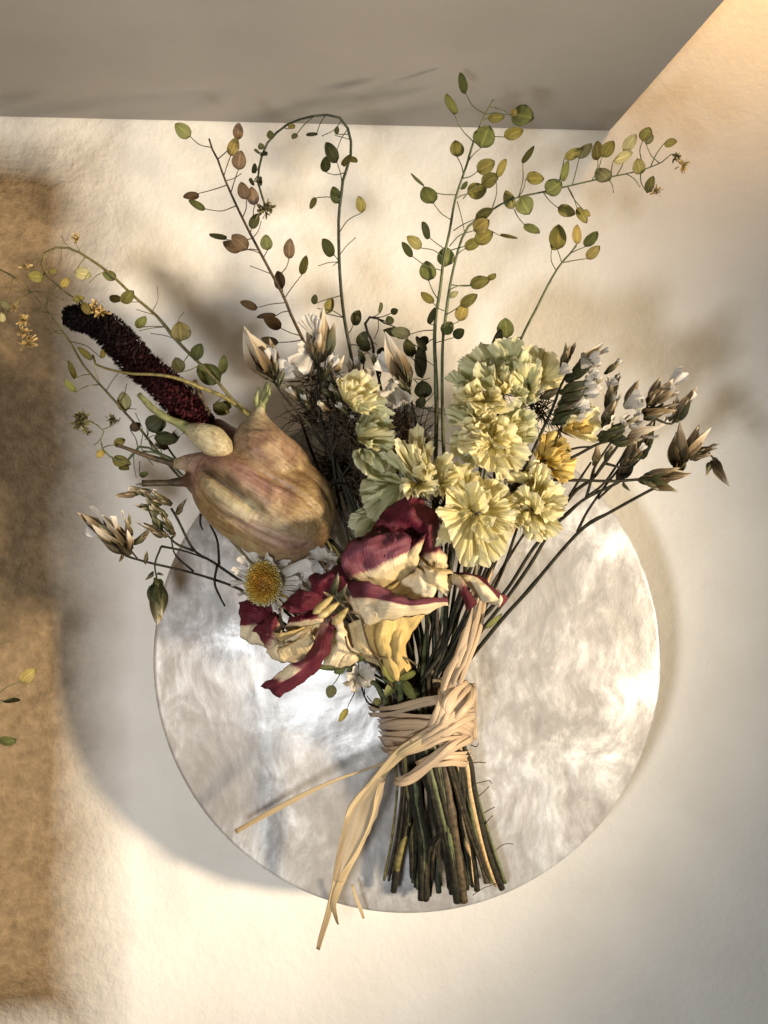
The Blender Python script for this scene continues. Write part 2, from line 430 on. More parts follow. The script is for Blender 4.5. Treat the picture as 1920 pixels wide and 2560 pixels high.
def full_stem(trace, slot, r_tip, r_mid, jit=0.0):
    """trace (u,v,h) from tip to the bundle, then through the raffia to the cut end"""
    pts, rb, col = SLOT[slot % len(SLOT)]
    low = T('I', pts); rb *= .88
    jx = jit*random.uniform(-12, 12); e0, e1 = low[-2], low[-1]; cut = jit*random.uniform(-.22, .06)
    low[-1] = (e1[0]+(e1[0]-e0[0])*cut, e1[1]+(e1[1]-e0[1])*cut, e1[2])
    rows = []
    n = len(trace)
    for i, p in enumerate(trace): rows.append((*p, r_tip+(r_mid-r_tip)*i/max(1, n-1)))
    m = len(low)
    for i, p in enumerate(low): rows.append((p[0]+jx, p[1], p[2], r_mid+(rb-r_mid)*min(1, i/2)))
    return rows

def near(stem, u, v):
    b = min(range(len(stem)), key=lambda i: (stem[i][0]-u)**2+(stem[i][1]-v)**2); return stem[b]
def thin_curve(bm, p0, p1, r0, r1, sag=None):
    L = math.hypot(p1[0]-p0[0], p1[1]-p0[1]); sag = random.uniform(-.13, .13) if sag is None else sag
    mx = (p0[0]+p1[0])/2-(p1[1]-p0[1])*sag; my = (p0[1]+p1[1])/2+(p1[0]-p0[0])*sag
    tube(bm, [(p0[0], p0[1], p0[2], r0), (mx, my, (p0[2]+p1[2])/2+random.uniform(-.4, .8), (r0+r1)/2), (p1[0], p1[1], p1[2], r1)], 5, max(5, min(14, int(L/6))))

def pepper_sprig(label, reg, stem, pods, bare=(), tufts=(), slot=0, extra=(), r=(1.3, 5), col='g', cut=None, group='peppergrass sprigs with round seed pods', dh=4):
    """stem: zoom coordinates + h; pods: (ax, ay, bx, by, tx, ty, width, colour)"""
    st = T(reg, stem)
    tr = st+list(extra)
    if cut: rows = [(*p, r[0]+(r[1]-r[0])*i/(len(tr)-1)) for i, p in enumerate(tr)]
    else: rows = full_stem(tr, slot, r[0], r[1], 1)
    t = thing('peppergrass_sprig', label, 'dried sprig', W(*rows[-1][:3]), group)
    bm = bmesh.new(); tube(bm, rows, 7, bump=.05)
    dense = spline(rows[:len(tr)], 120)
    k = REG[reg][2]
    for a in bare:
        q = T(reg, [a[:2], a[2:4]]); n0 = near(dense, *q[0])
        e = (*q[1], n0[2]+random.uniform(-1, dh*.7))
        thin_curve(bm, (n0[0], n0[1], n0[2]) if math.hypot(n0[0]-q[0][0], n0[1]-q[0][1]) < 14 else (*q[0], n0[2]), e, 1.2, 1.0)
        tube(bm, [(*e, 1.0), (e[0]+(e[0]-q[0][0])*.04, e[1]+(e[1]-q[0][1])*.04, e[2], 1.9)], 5, 4)
    for p in pods:
        q = T(reg, [p[0:2], p[2:4], p[4:6]]); n0 = near(dense, *q[0])
        hb = n0[2]+random.uniform(-1.5, dh); ht = hb+random.uniform(-2, 2.5)
        a0 = (n0[0], n0[1], n0[2]) if math.hypot(n0[0]-q[0][0], n0[1]-q[0][1]) < 16 else (*q[0], n0[2])
        thin_curve(bm, a0, (*q[1], hb), 1.5, 1.1)
        pod(t, (*q[1], hb), (*q[2], ht), p[6]*k, p[7])
    obj('stem', bm, STEM[col], t)
    for x, y, sz, kind in tufts:
        q = T(reg, [(x, y)])[0]; n0 = near(dense, *q)
        tuft(t, q[0], q[1], n0[2]+1, sz*k, TUFT_Y if kind == 'y' else TUFT_D, 22)
    return t

PG = 'tallest green peppergrass sprig, its tip overlapping the shelf board'
pepper_sprig(PG, 'A',
 [(568,203,38),(520,290,37),(465,420,36),(430,540,36),(370,720,35),(340,890,35),(310,1030,34),(290,1200,33),(270,1320,32),(262,1452,31)],
 [(510,285,425,175,395,70,28,'g'),(455,415,365,285,328,180,45,'g'),(550,242,662,285,772,302,104,'g'),(530,330,537,302,622,297,48,'o'),
  (440,530,500,458,545,347,104,'g'),(500,400,620,400,718,362,62,'o'),(400,590,380,505,372,420,68,'o'),(415,615,482,580,570,528,72,'o'),
  (385,730,430,695,524,668,80,'o'),(400,665,406,672,430,632,24,'g'),(410,720,505,645,592,603,72,'o'),
  (360,700,205,655,140,595,22,'g'),(335,830,258,745,208,662,80,'g'),(315,975,240,925,198,845,22,'g'),(280,1025,192,975,122,918,54,'o'),
  (295,1080,150,1020,95,948,28,'g'),(310,1070,322,1070,318,975,84,'g'),(275,1240,232,1147,220,1050,80,'g'),(312,1300,257,1262,195,1206,45,'o'),
  (262,1372,240,1372,262,1288,28,'d'),(255,1410,135,1422,40,1402,55,'d'),(520,290,662,288,690,255,36,'y'),
  (250,1460,360,1440,410,1400,50,'d'),(265,1450,225,1470,190,1440,50,'d')],
 slot=6, extra=[(1090,950,30),(1091,1069,29),(1084,1300,28),(1075,1500,28)], r=(1.6, 6))
pepper_sprig('peppergrass sprig branching to the right, ending in small yellow blossoms', 'A',
 [(1490,488,40),(1440,530,39),(1370,560,38),(1280,585,38),(1180,605,37),(1080,625,37),(950,655,36),(820,685,36),(700,710,36),(620,740,36),(540,790,35),(450,850,35),(410,910,35),(375,1020,34),(340,1180,33),(320,1330,32),(305,1452,31)],
 [(685,705,720,540,778,453,34,'o'),(695,695,735,618,826,614,66,'o'),(665,720,668,772,632,680,56,'o'),(690,712,705,712,748,797,92,'g'),
  (675,775,725,850,803,896,28,'g'),(835,690,840,692,918,634,82,'g'),(820,690,900,765,988,797,58,'o'),(900,650,912,622,957,530,38,'g'),
  (905,640,935,510,1024,462,40,'o'),(975,640,1010,515,1072,436,50,'p'),(950,665,1000,765,1050,842,48,'o'),(965,662,1035,780,1068,808,28,'o'),
  (1080,620,1110,522,1108,428,46,'y'),(1090,615,1130,505,1187,426,62,'o'),(1180,605,1170,627,1105,568,76,'p'),
  (1165,585,1190,522,1280,480,38,'p'),(1210,595,1240,472,1304,388,54,'p'),(1345,570,1330,592,1312,514,64,'o'),(1335,520,1340,420,1376,350,62,'o'),
  (1420,520,1360,440,1392,392,30,'p'),(1380,550,1450,435,1516,424,30,'o'),(1325,590,1365,690,1396,605,40,'o'),
  (565,770,580,600,632,520,38,'o'),(360,885,475,825,562,778,55,'o'),(340,965,465,885,542,832,74,'y'),(350,985,475,950,560,892,74,'o'),
  (350,1005,418,980,502,932,54,'o'),(450,850,600,910,688,922,28,'o'),(320,1180,445,1168,545,1142,62,'o'),(330,1170,540,1140,577,1106,28,'o'),
  (330,1250,340,1230,382,1202,28,'p'),(320,1330,395,1275,480,1218,55,'o'),(305,1420,388,1355,422,1264,62,'y'),(310,1440,300,1420,352,1362,60,'g')],
 bare=[(1165,630,1190,685),(1250,590,1325,655),(380,735,415,880)], tufts=[(1545,550,55,'y'),(1410,680,45,'y'),(1510,500,35,'d')],
 slot=9, extra=[(1105,960,30),(1108,1100,30),(1115,1300,30),(1110,1500,29)], r=(1.2, 4.5))
pepper_sprig('short five-podded peppergrass sprig leaning right above the yellow statice', 'A',
 [(998,962,34),(960,1010,33),(915,1060,33),(860,1150,32),(790,1290,31),(718,1432,30)],
 [(885,1080,868,985,900,920,44,'o'),(910,1040,900,985,905,860,82,'o'),(985,975,998,957,1000,858,46,'y'),(970,1000,1040,970,1104,892,50,'g'),(930,1055,1050,1030,1117,966,50,'y'),
  (716,1440,635,1442,628,1342,80,'g'),(700,1480,575,1530,600,1400,40,'d')],
 slot=10, extra=[(1275,930,29),(1235,1080,28),(1190,1300,27),(1150,1520,27)], r=(2.2, 4.5), col='g')
pepper_sprig('straight peppergrass sprig leaning left with brown and olive pods', 'B',
 [(315,205,34),(328,262,34),(380,360,34),(430,500,34),(490,640,33),(560,790,33),(640,950,33),(720,1100,33),(800,1250,32),(890,1420,32),(950,1570,31),(1010,1690,31),(1050,1780,30)],
 [(325,262,172,190,58,95,100,'g'),(380,355,540,215,543,88,74,'t'),(430,480,480,340,528,203,84,'y'),(487,615,540,445,562,303,104,'t'),
  (440,570,238,625,123,652,40,'b'),(500,715,290,745,163,683,42,'g'),(575,810,603,672,562,543,84,'b'),(655,800,668,716,640,580,86,'t'),
  (665,940,640,900,690,785,70,'d'),(640,965,450,980,325,938,60,'g'),(700,1085,612,1057,496,948,100,'t'),(690,1080,560,1070,428,1000,80,'b'),
  (745,1120,765,1062,752,946,86,'g'),(870,1240,930,1127,940,978,80,'t'),(915,1440,1028,1252,1060,1108,62,'o'),(885,1395,882,1362,842,1230,84,'b'),
  (900,1475,692,1500,563,1458,40,'b'),(935,1540,830,1565,688,1575,55,'b'),(1010,1720,870,1662,740,1580,86,'b'),(1030,1760,850,1770,720,1740,56,'b')],
 bare=[(450,525,560,475),(660,950,715,845),(790,1265,640,1185)], slot=4, extra=[(815,960,29),(880,1120,28),(960,1400,27),(1010,1600,27)], r=(2.2, 5), col='b')
pepper_sprig('peppergrass sprig arching over at the top and hanging down in a hook', 'B',
 [(752,735,36),(720,640,36),(690,540,36),(700,430,36),(720,340,35),(770,230,35),(880,120,35),(980,70,34),(1100,35,34),(1220,22,34),(1320,45,34),(1370,100,34),(1400,200,33),(1410,290,33),(1385,400,33),(1345,520,33),(1330,650,33),(1312,800,32),(1312,1000,32),(1318,1200,32),(1335,1430,31),(1360,1620,31),(1390,1780,30)],
 [(1230,28,1142,165,1068,187,52,'d'),(1110,48,990,168,955,205,40,'d'),(1335,580,1300,392,1215,240,82,'d'),(1350,470,1218,466,1210,348,74,'d'),
  (1385,390,1350,420,1395,330,58,'o'),(1385,390,1385,350,1452,388,50,'o'),(1325,700,1316,705,1268,580,74,'g'),(1316,690,1142,658,1092,740,48,'o'),(1335,930,1492,772,1464,652,72,'o'),
  (1305,1140,1280,1102,1190,982,74,'g'),(1325,1430,1118,1475,1132,1404,48,'d'),(1340,1590,1217,1550,1258,1430,66,'o'),
  (890,112,930,130,965,95,50,'o'),(810,190,795,205,780,140,55,'d'),(770,235,725,285,705,240,46,'d'),(735,300,715,320,760,330,50,'d'),(720,330,700,310,662,295,40,'d'),
  (700,400,672,470,660,400,44,'d'),(695,480,650,560,640,510,40,'d'),(690,560,712,560,716,500,36,'d'),(1385,180,1290,170,1305,110,36,'d'),
  (1385,1700,1420,1640,1470,1530,72,'d'),(1395,1780,1470,1800,1520,1690,80,'d')],
 bare=[(1335,1100,1435,970),(1310,1160,1160,1180),(1300,1150,1270,1180),(1335,60,1190,180),(1370,110,1300,285),(1400,220,1285,180),(1345,1600,1155,1510)],
 tufts=[(745,755,95,'d'),(790,740,60,'d'),(700,540,45,'d')], slot=7, extra=[(886,940,29),(905,1080,28),(985,1350,28),(1040,1560,28)], r=(2.6, 4.6), col='s')
pepper_sprig('small curled peppergrass sprig with blackish pods behind the white buds', 'D',
 [(1045,645,32),(990,610,33),(940,605,33),(915,640,33),(930,700,32),(965,780,31),(972,870,30)],
 [(940,610,1010,575,1015,512,24,'d'),(950,605,1085,578,1125,555,36,'d'),(1045,645,1180,722,1038,688,70,'d'),(990,615,1090,650,1060,600,50,'d'),
  (965,790,905,850,870,850,50,'d'),(972,860,1010,860,1030,800,52,'d'),(1180,720,1225,860,1180,750,72,'d'),(1210,860,1290,1000,1275,780,60,'d'),(1225,1000,1300,1130,1285,1020,104,'d'),
  (972,900,930,830,885,720,70,'d'),(1340,1190,1265,1190,1290,1120,60,'d'),(1180,760,1300,830,1250,730,40,'d')],
 bare=[(990,620,975,740),(975,740,990,780),(1225,860,1355,915),(1240,1000,1330,1000)], slot=15, extra=[(950,960,28),(985,1120,27),(1020,1400,26),(1030,1600,26)], r=(2.4, 4), col='d')
pepper_sprig('long thin peppergrass sprig running off the left edge of the picture', 'C',
 [(-60,262,40),(0,295,40),(100,350,40),(190,430,39),(300,560,38),(400,690,37),(470,790,36),(530,900,36),(620,1010,35),(720,1120,34),(800,1210,33),(880,1300,32),(960,1390,31)],
 [(640,1045,492,1090,413,1015,34,'g'),(590,975,500,995,442,893,50,'o'),(800,1205,815,1216,798,1094,86,'p'),(450,745,655,868,695,796,46,'y'),
  (300,545,305,500,300,440,1,'g'),(190,430,70,535,5,515,36,'p'),(100,350,20,640,12,575,42,'p'),(860,1290,880,1340,860,1285,40,'b'),(960,1390,960,1340,1060,1270,90,'d')],
 bare=[(700,1090,800,930),(765,1150,820,1040),(320,560,150,580),(410,705,360,700),(400,680,290,670),(190,430,40,410),(210,430,405,490),(300,560,375,410),(100,350,45,420),(815,1210,880,1200)],
 tufts=[(150,620,60,'y'),(155,700,60,'y'),(180,775,85,'y'),(90,540,50,'y')], slot=1, extra=[(392,1126,29),(480,1230,28),(640,1420,26),(860,1640,25)], r=(2.0, 4), col='o')
pepper_sprig('peppergrass sprig bending over above the dark red amaranth spike', 'C',
 [(640,560,46),(560,520,46),(500,490,46),(420,440,44),(340,370,42),(280,310,41),(270,240,40),(300,180,40),(380,150,40),(460,160,40),(540,200,39),(700,310,39),(870,470,38),(1020,600,38),(1150,760,37),(1290,900,36),(1400,1010,35),(1500,1130,34),(1620,1232,33)],
 [(540,225,482,315,586,332,74,'p'),(690,300,755,352,668,318,60,'g'),(850,455,790,506,862,436,66,'o'),(845,450,780,502,716,468,52,'o'),
  (1060,680,888,672,942,600,40,'g'),(1165,770,1178,757,1164,638,116,'y'),(1225,830,1258,882,1303,780,76,'g'),(1410,1030,1430,1022,1288,930,124,'g'),
  (1420,1040,1440,970,1450,853,46,'g'),(1210,840,1172,962,1138,868,80,'d'),(290,330,282,345,182,335,70,'o'),(300,320,312,310,370,300,36,'o'),(400,420,400,415,440,355,44,'y'),
  (480,485,470,490,545,478,46,'o'),(540,520,530,515,585,580,50,'y'),(1480,1100,1380,1170,1480,1220,80,'o'),(1510,1140,1500,1190,1440,1160,60,'d')],
 bare=[(400,165,385,265),(670,310,580,380),(920,520,800,510),(1000,600,890,555),(1005,570,1020,410),(1070,680,910,690),(1150,740,985,710),(1150,640,1190,575),(300,180,200,255),(540,200,490,120),(460,160,400,80),(1310,915,1170,960)],
 tufts=[(505,95,50,'y'),(165,280,50,'y'),(620,530,75,'y'),(660,570,65,'y')], slot=0, extra=[(700,1100,30),(800,1300,28),(930,1560,27)], r=(1.8, 5), col='o', dh=3)
pepper_sprig('flattened olive stalk lying across the amaranth spike, with one hanging pod', 'C',
 [(602,850,49),(618,908,50),(720,945,51),(850,970,52),(1000,975,52),(1150,1000,51),(1300,1060,48),(1450,1120,43),(1600,1232,37)],
 [(604,870,604,872,508,803,42,'o')], bare=[(640,1010,615,910)], slot=2, extra=[(700,1110,31),(790,1300,28),(940,1580,26)], r=(2.6, 6), col='o')
pepper_sprig('tangled curly peppergrass sprig left of the large bud, with small dry blossoms', 'F',
 [(160,335,36),(240,385,36),(225,440,36),(240,500,35),(290,540,35),(370,560,34),(440,480,34),(520,500,33),(600,560,31),(680,640,29)],
 [(240,480,300,470,360,440,46,'o'),(290,540,290,545,388,575,60,'o'),(235,500,240,500,208,538,40,'y'),(370,560,330,590,380,605,34,'o'),(440,560,440,640,485,625,30,'g'),
  (520,500,480,380,560,320,80,'d'),(560,530,520,430,640,440,70,'d'),(420,480,390,390,440,350,50,'b')],
 bare=[(440,480,420,300),(440,480,510,575),(240,385,330,325),(225,430,190,470),(470,440,580,420),(400,520,420,645)], tufts=[(120,345,75,'d'),(130,310,50,'d'),(290,335,50,'d'),(150,400,45,'d')],
 slot=3, extra=[(560,1290,27),(700,1450,26),(900,1660,25)], r=(1.6, 3.5), col='g')
pepper_sprig('peppergrass sprig mostly out of frame at the left edge, showing two pods', 'K',
 [(-20,180,40),(-40,330,40),(-30,520,40),(-40,680,40),(-60,760,39),(-120,900,36)],
 [(-30,520,104,428,184,360,62,'y'),(-45,740,0,742,82,728,50,'g'),(-30,540,20,530,102,525,14,'d')], bare=[(-20,250,45,215),(-30,525,92,500)], r=(2, 4), col='g', cut=True)

# ------------------------------------------------------------------ loose dark stems filling the bundle
def dried_stem(label, pts, slot, r, col, leaf=()):
    rows = full_stem(pts, slot, r*.7, r, 1)
    t = thing('dried_stem', label, 'dried stem', W(*rows[-1][:3]), 'bare stems in the bundle')
    bm = bmesh.new(); tube(bm, rows, 7, bump=.1); obj('stalk', bm, STEM[col], t)
    for b, tp, wd, c in leaf: pod(t, b, tp, wd, c, name='leaf')
    return t

# ------------------------------------------------------------------ statice with papery bracts
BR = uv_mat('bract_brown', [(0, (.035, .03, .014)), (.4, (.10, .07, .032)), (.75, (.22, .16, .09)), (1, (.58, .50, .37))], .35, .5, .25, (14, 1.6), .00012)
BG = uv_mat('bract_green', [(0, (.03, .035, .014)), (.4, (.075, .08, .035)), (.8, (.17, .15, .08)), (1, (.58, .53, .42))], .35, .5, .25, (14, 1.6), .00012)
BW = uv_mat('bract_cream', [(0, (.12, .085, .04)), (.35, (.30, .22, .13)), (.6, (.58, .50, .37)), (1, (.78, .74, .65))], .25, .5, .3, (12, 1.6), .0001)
PW = uv_mat('petal_white', [(0, (.34, .31, .22)), (.4, (.58, .56, .52)), (1, (.72, .71, .69))], .2, .6, .35, (16, 2), .00012)
def bract_mesh(seed):
    rnd = random.Random(seed); cv = rnd.uniform(.1, .3); tw = rnd.uniform(-.25, .25)
    def fn(a, t):
        x = a*2-1; wd = .19*math.sin(PI*min(1, (t*.93+.07)**.75))**.8*(1-.25*t)
        z = -.55*wd*x*x*2.2+cv*math.sin(PI*t)*.35-.05*t
        x2 = x*wd+tw*t*.12
        return Vector((x2, t, z+.02*noise.noise((x*2+seed, t*4, 1))))
    return grid_mesh(fn, 6, 10)
def wpetal_mesh(seed):
    def fn(a, t):
        x = a*2-1; wd = (.06+.34*t**.9)*(1 if t < .85 else 1-.35*((t-.85)/.15)**2)
        ed = 1+.07*noise.noise((x*4, seed, 0))*t
        return Vector((x*wd, t*ed, .10*t*math.sin(x*4+seed)+.16*t*t*noise.noise((x*1.7+seed*3, t*2, 0))+.25*t*t))
    return grid_mesh(fn, 11, 9)
BRACT = {m.name: [] for m in (BR, BG, BW)}
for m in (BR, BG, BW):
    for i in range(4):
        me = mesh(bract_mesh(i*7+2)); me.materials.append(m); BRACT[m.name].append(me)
WPET = []
for i in range(5):
    me = mesh(wpetal_mesh(i*5+1)); me.materials.append(PW); WPET.append(me)

def bud(parent, b, t, kind='b', n=6, spread=.35, petals=0, psize=.7, wide=1.0):
    if petals == 0 and n > 4 and random.random() < .5: petals = 1
    p0, p1 = W(*b), W(*t); ax = (p1-p0); L = ax.length; ax.normalize()
    q0 = ax.orthogonal().normalized(); ph = random.uniform(0, 6.28)
    for i in range(n):
        a = ph+i*2.4; q = Matrix.Rotation(a, 3, ax) @ q0
        inner = i/n
        sp_ = spread*(1.05-inner*.75)
        off = p0+ax*L*.28*inner*random.uniform(.7, 1.2)
        ln = L*(.62+.38*inner)*random.uniform(.85, 1.05)
        tip = off+(ax+q*sp_*random.uniform(.6, 1.1)).normalized()*ln
        M, LL = frame(off, tip, q)
        k = LL*random.uniform(.85, 1.2)*wide
        mats = {'b': BR, 'g': BG, 'c': BW}[kind]
        if kind == 'b' and i % 3 == 1: mats = BG
        if kind == 'c' and i < n*.55: mats = BR
        link('bract', random.choice(BRACT[mats.name]), None, parent, M @ Matrix.Diagonal((k, LL, k, 1)))
    for i in range(petals):
        a = ph+i*2.1; q = Matrix.Rotation(a, 3, ax) @ q0
        off = p0+ax*L*.55; tip = off+(ax+q*.75*random.uniform(.4, 1.2)).normalized()*L*psize*.8*random.uniform(.7, 1.1)
        M, LL = frame(off, tip, -q)
        link('petal', random.choice(WPET), None, parent, M @ Matrix.Diagonal((LL, LL, LL, 1)))
def white_petal(parent, b, t, k=1.0, roll=0):
    M, L = frame(W(*b), W(*t), UP, roll)
    return link('petal', random.choice(WPET), None, parent, M @ Matrix.Diagonal((L*k, L, L, 1)))

def statice(label, reg, stem, buds, branches=(), petals=(), slot=0, extra=(), r=(2, 4.5), col='d', cut=False):
    """buds: (bx,by,bh, tx,ty,th, kind, n, spread, petals)"""
    st = T(reg, stem); tr = st+list(extra)
    rows = [(*p, r[0]+(r[1]-r[0])*i/(len(tr)-1)) for i, p in enumerate(tr)] if cut else full_stem(tr, slot, r[0], r[1], 1)
    t = thing('statice_sprig', label, 'dried flower', W(*rows[-1][:3]), 'white statice sprigs with papery bracts')
    bm = bmesh.new(); tube(bm, rows, 7, bump=.12)
    for br in branches:
        q = T(reg, br); nn = len(q)
        tube(bm, [(*p, r[0]*1.25+(r[0]*.75-r[0]*1.25)*i/(nn-1)) for i, p in enumerate(q)], 6, bump=.12)
    obj('stem', bm, STEM[col], t)
    for b in buds:
        q = T(reg, [b[0:3], b[3:6]])
        bud(t, q[0], q[1], *b[6:])
    for p in petals:
        q = T(reg, [p[0:3], p[3:6]]); white_petal(t, q[0], q[1], *(p[6:] or (1.0,)))
    return t

statice('white statice sprig crossing the yellow heads, its flowers lined up along one side', 'E',
 [(650,745,47),(610,820,47),(570,930,47),(510,1060,46),(430,1230,45),(345,1370,42)],
 [(612,745,47,655,612,49,'b',6,.4,0),(630,790,47,810,690,50,'g',5,.22,2),(690,730,48,822,612,49,'c',4,.15,1),(600,860,47,800,790,51,'g',6,.25,3),
  (590,910,47,790,850,50,'b',5,.25,2),(560,1010,47,750,920,50,'g',6,.25,3),(570,960,46,700,900,49,'b',5,.3,1),(640,690,46,690,595,46,'c',4,.3,0),(500,880,44,610,835,47,'b',4,.3,0)],
 petals=[(600,760,47,660,715,49,1.2),(740,720,48,800,750,51,1.1),(735,770,48,812,800,51),(690,930,48,745,975,51,1.2),(660,960,48,740,985,50),(720,650,48,765,740,51)],
 slot=8, extra=[(1210,1330,39),(1150,1500,35),(1105,1640,33)], r=(3, 5.5))
statice('brown and white statice sprig curving in from the middle right', 'E',
 [(1000,1030,43),(900,1085,43),(800,1112,43),(700,1165,42),(570,1235,42),(480,1330,41)],
 [(790,1100,43,985,985,46,'g',6,.22,2),(880,1110,43,1080,1030,46,'c',6,.25,1),(820,1040,43,900,870,44,'b',7,.3,0),(850,1100,43,1010,1090,45,'g',5,.3,0),(900,1060,42,1020,960,44,'b',5,.3,1)],
 branches=[[(560,1180,42),(680,1135,43),(780,1125,44)],[(860,1090,43),(850,1000,43)],[(480,1230,42),(560,1180,42)]],
 petals=[(870,1040,44,835,985,48,1.2),(920,1030,44,965,980,48,1.3),(910,1050,44,975,1050,47)], slot=8, extra=[(1270,1330,38),(1180,1520,34),(1120,1640,32)], r=(3, 5.5))
statice('statice sprig pointing straight right on a level dark stem', 'E',
 [(1080,1290,40),(1000,1292,40),(880,1300,41),(700,1296,41),(540,1294,41),(400,1310,40)],
 [(1010,1295,40,1190,1235,42,'b',6,.22,0),(1080,1285,40,1275,1262,41,'c',4,.12,0),(1040,1300,40,1195,1352,41,'b',5,.2,0),(1000,1290,40,1110,1340,41,'g',4,.2,0),(920,1300,40,965,1355,40,'b',2,.1,0)],
 slot=12, extra=[(1230,1340,36),(1170,1520,32)], r=(3.5, 4.5))
statice('statice sprig with a large pale brown bud at the far right', 'L',
 [(1035,-180,36),(960,-60,36),(900,10,36),(740,88,35),(640,170,35),(480,330,34),(330,560,33),(160,750,32),(0,960,31)],
 [(1015,-130,36,1070,-290,37,'c',6,.15,0),(985,-95,36,1085,-330,37,'b',5,.2,0),(905,5,36,985,-240,38,'b',3,.12,0)],
 branches=[[(735,88,35),(755,20,35),(775,-60,36),(860,-190,37)],[(735,88,35),(830,10,36),(930,-140,37),(960,-190,37)],[(480,290,34),(560,210,35),(640,110,35)],[(640,100,35),(700,0,36),(760,-90,37)]],
 slot=13, r=(3.2, 5.5), extra=[(1060,1720,32)])
statice('outermost statice sprig at the right, with a drooping pale-tipped bud', 'L',
 [(1255,-140,35),(1200,-40,35),(1130,20,35),(1060,50,35),(860,160,34),(700,260,33),(440,560,32),(330,680,31),(190,850,30),(60,1010,29)],
 [(1195,-30,35,1215,-250,37,'b',7,.35,0,.7,1.25),(1225,-90,36,1335,-240,37,'c',5,.35,0),(1270,-130,35,1395,-170,36,'b',6,.3,1),(1255,-100,35,1370,-135,36,'b',4,.25,0),
  (1370,-110,35,1452,35,37,'c',4,.12,0),(1365,-100,35,1335,-10,36,'g',3,.2,0),(1240,-110,35,1300,-290,36,'c',4,.3,0)],
 branches=[[(1255,-140,35),(1320,-160,35),(1375,-110,35)],[(690,262,33),(740,160,34),(830,30,35),(900,-60,36),(960,-170,36)]], slot=14, r=(3, 6), extra=[(1085,1745,30)])
statice('dense brown statice cluster between the yellow heads and the right edge', 'E',
 [(1130,910,41),(1040,960,41),(960,1010,40),(900,1120,39),(830,1210,38),(770,1290,37),(650,1390,35)],
 [(1060,920,41,1215,768,44,'c',7,.3,1),(1040,930,41,1110,790,43,'b',6,.3,0),(1100,880,41,1210,850,43,'c',6,.35,0),(980,980,41,1180,930,43,'b',7,.3,0),
  (1180,1010,39,1275,850,41,'b',6,.25,1),(1165,1000,39,1200,880,40,'c',5,.3,0),(930,930,40,1000,800,41,'b',4,.3,0),(850,960,39,880,780,40,'b',7,.35,1),(830,760,39,910,690,40,'b',5,.35,0),(860,900,39,905,760,40,'b',5,.2,0),
  (780,1230,38,800,1110,40,'b',5,.3,0),(830,1200,38,880,1110,39,'b',5,.3,0),(960,1190,38,1030,1120,39,'b',5,.3,0)],
 branches=[[(900,1120,39),(860,1010,39),(850,940,39)],[(770,1290,37),(790,1190,38)],[(830,1210,38),(940,1230,38),(1000,1170,38)],[(1040,960,41),(1150,1010,40),(1190,1000,39)],[(800,1390,35),(960,1240,37),(1030,1170,38)],[(860,940,39),(860,800,39)]],
 petals=[(930,930,42,1030,870,44,1.3),(980,930,42,1040,920,45,1.2),(860,820,40,900,780,42,1.3),(1150,830,43,1200,830,45,1.2)], slot=9, extra=[(1320,1420,33),(1200,1580,31)], r=(2.8, 5))
statice('upright statice sprig with a frilly white tuft, left of centre', 'D',
 [(600,870,44),(610,950,44),(600,1060,44),(610,1200,43),(660,1390,40)],
 [(600,940,44,545,690,45,'b',7,.25,0),(625,900,44,648,556,46,'c',4,.12,0),(640,900,44,710,675,45,'b',5,.25,0),(600,870,44,620,700,47,'c',5,.22,0),(575,1060,43,560,1000,44,'b',6,.5,0),
  (560,1170,42,415,1040,42,'g',5,.25,0),(620,1080,42,700,960,43,'b',5,.3,0),(650,1050,41,610,900,41,'g',4,.2,0)],
 petals=[(590,800,44,460,950,46,1.1),(560,810,44,470,790,46,1.0),(590,720,46,520,590,47,.5),(590,720,46,560,580,47,.5),(590,720,46,600,590,47,.5),(585,730,46,480,630,47,.4),(600,730,46,625,615,47,.4)],
 slot=5, extra=[(860,1200,36),(960,1450,32),(1030,1640,30)], r=(3, 5))
statice('statice sprig with a plump white-tipped bud beside the spurred bud', 'D',
 [(315,1005,46),(370,1090,46),(470,1210,45),(600,1370,42)],
 [(320,1010,46,150,712,49,'c',9,.30,0,.7,1.25),(330,1020,46,200,860,48,'b',7,.4,0),(335,1010,46,310,770,48,'b',6,.3,0),(350,1060,46,380,940,47,'g',5,.3,0),(330,1030,46,250,960,47,'g',5,.4,0)],
 petals=[(360,1000,46,420,890,47,1.4),(370,1000,46,450,950,47,1.3),(320,930,47,300,790,49,.8)], slot=3, extra=[(840,1170,37),(940,1440,31),(1010,1640,29)], r=(3, 5), col='d')
statice('statice sprig with one pointed cream bud in the middle of the bouquet', 'D',
 [(1195,1040,45),(1215,1150,44),(1250,1340,41)],
 [(1195,1050,45,1058,730,49,'c',8,.18,0,.7,1.1),(1200,1060,45,1130,880,48,'b',6,.25,0),(1205,1090,45,1110,1000,47,'g',5,.3,0),(1200,1030,45,1210,880,46,'b',4,.2,0)],
 petals=[(1110,960,45,980,890,46,1.0),(1130,1000,45,1040,820,46,.9),(1110,1060,46,1180,1190,49,1.2),(1110,1060,46,1020,1150,48,1.2),(1100,1080,46,1110,1195,49,1.1),(1090,1000,45,1060,1090,47,1.0)],
 slot=11, extra=[(1050,1200,35),(1060,1450,32),(1070,1640,31)], r=(2.6, 4))
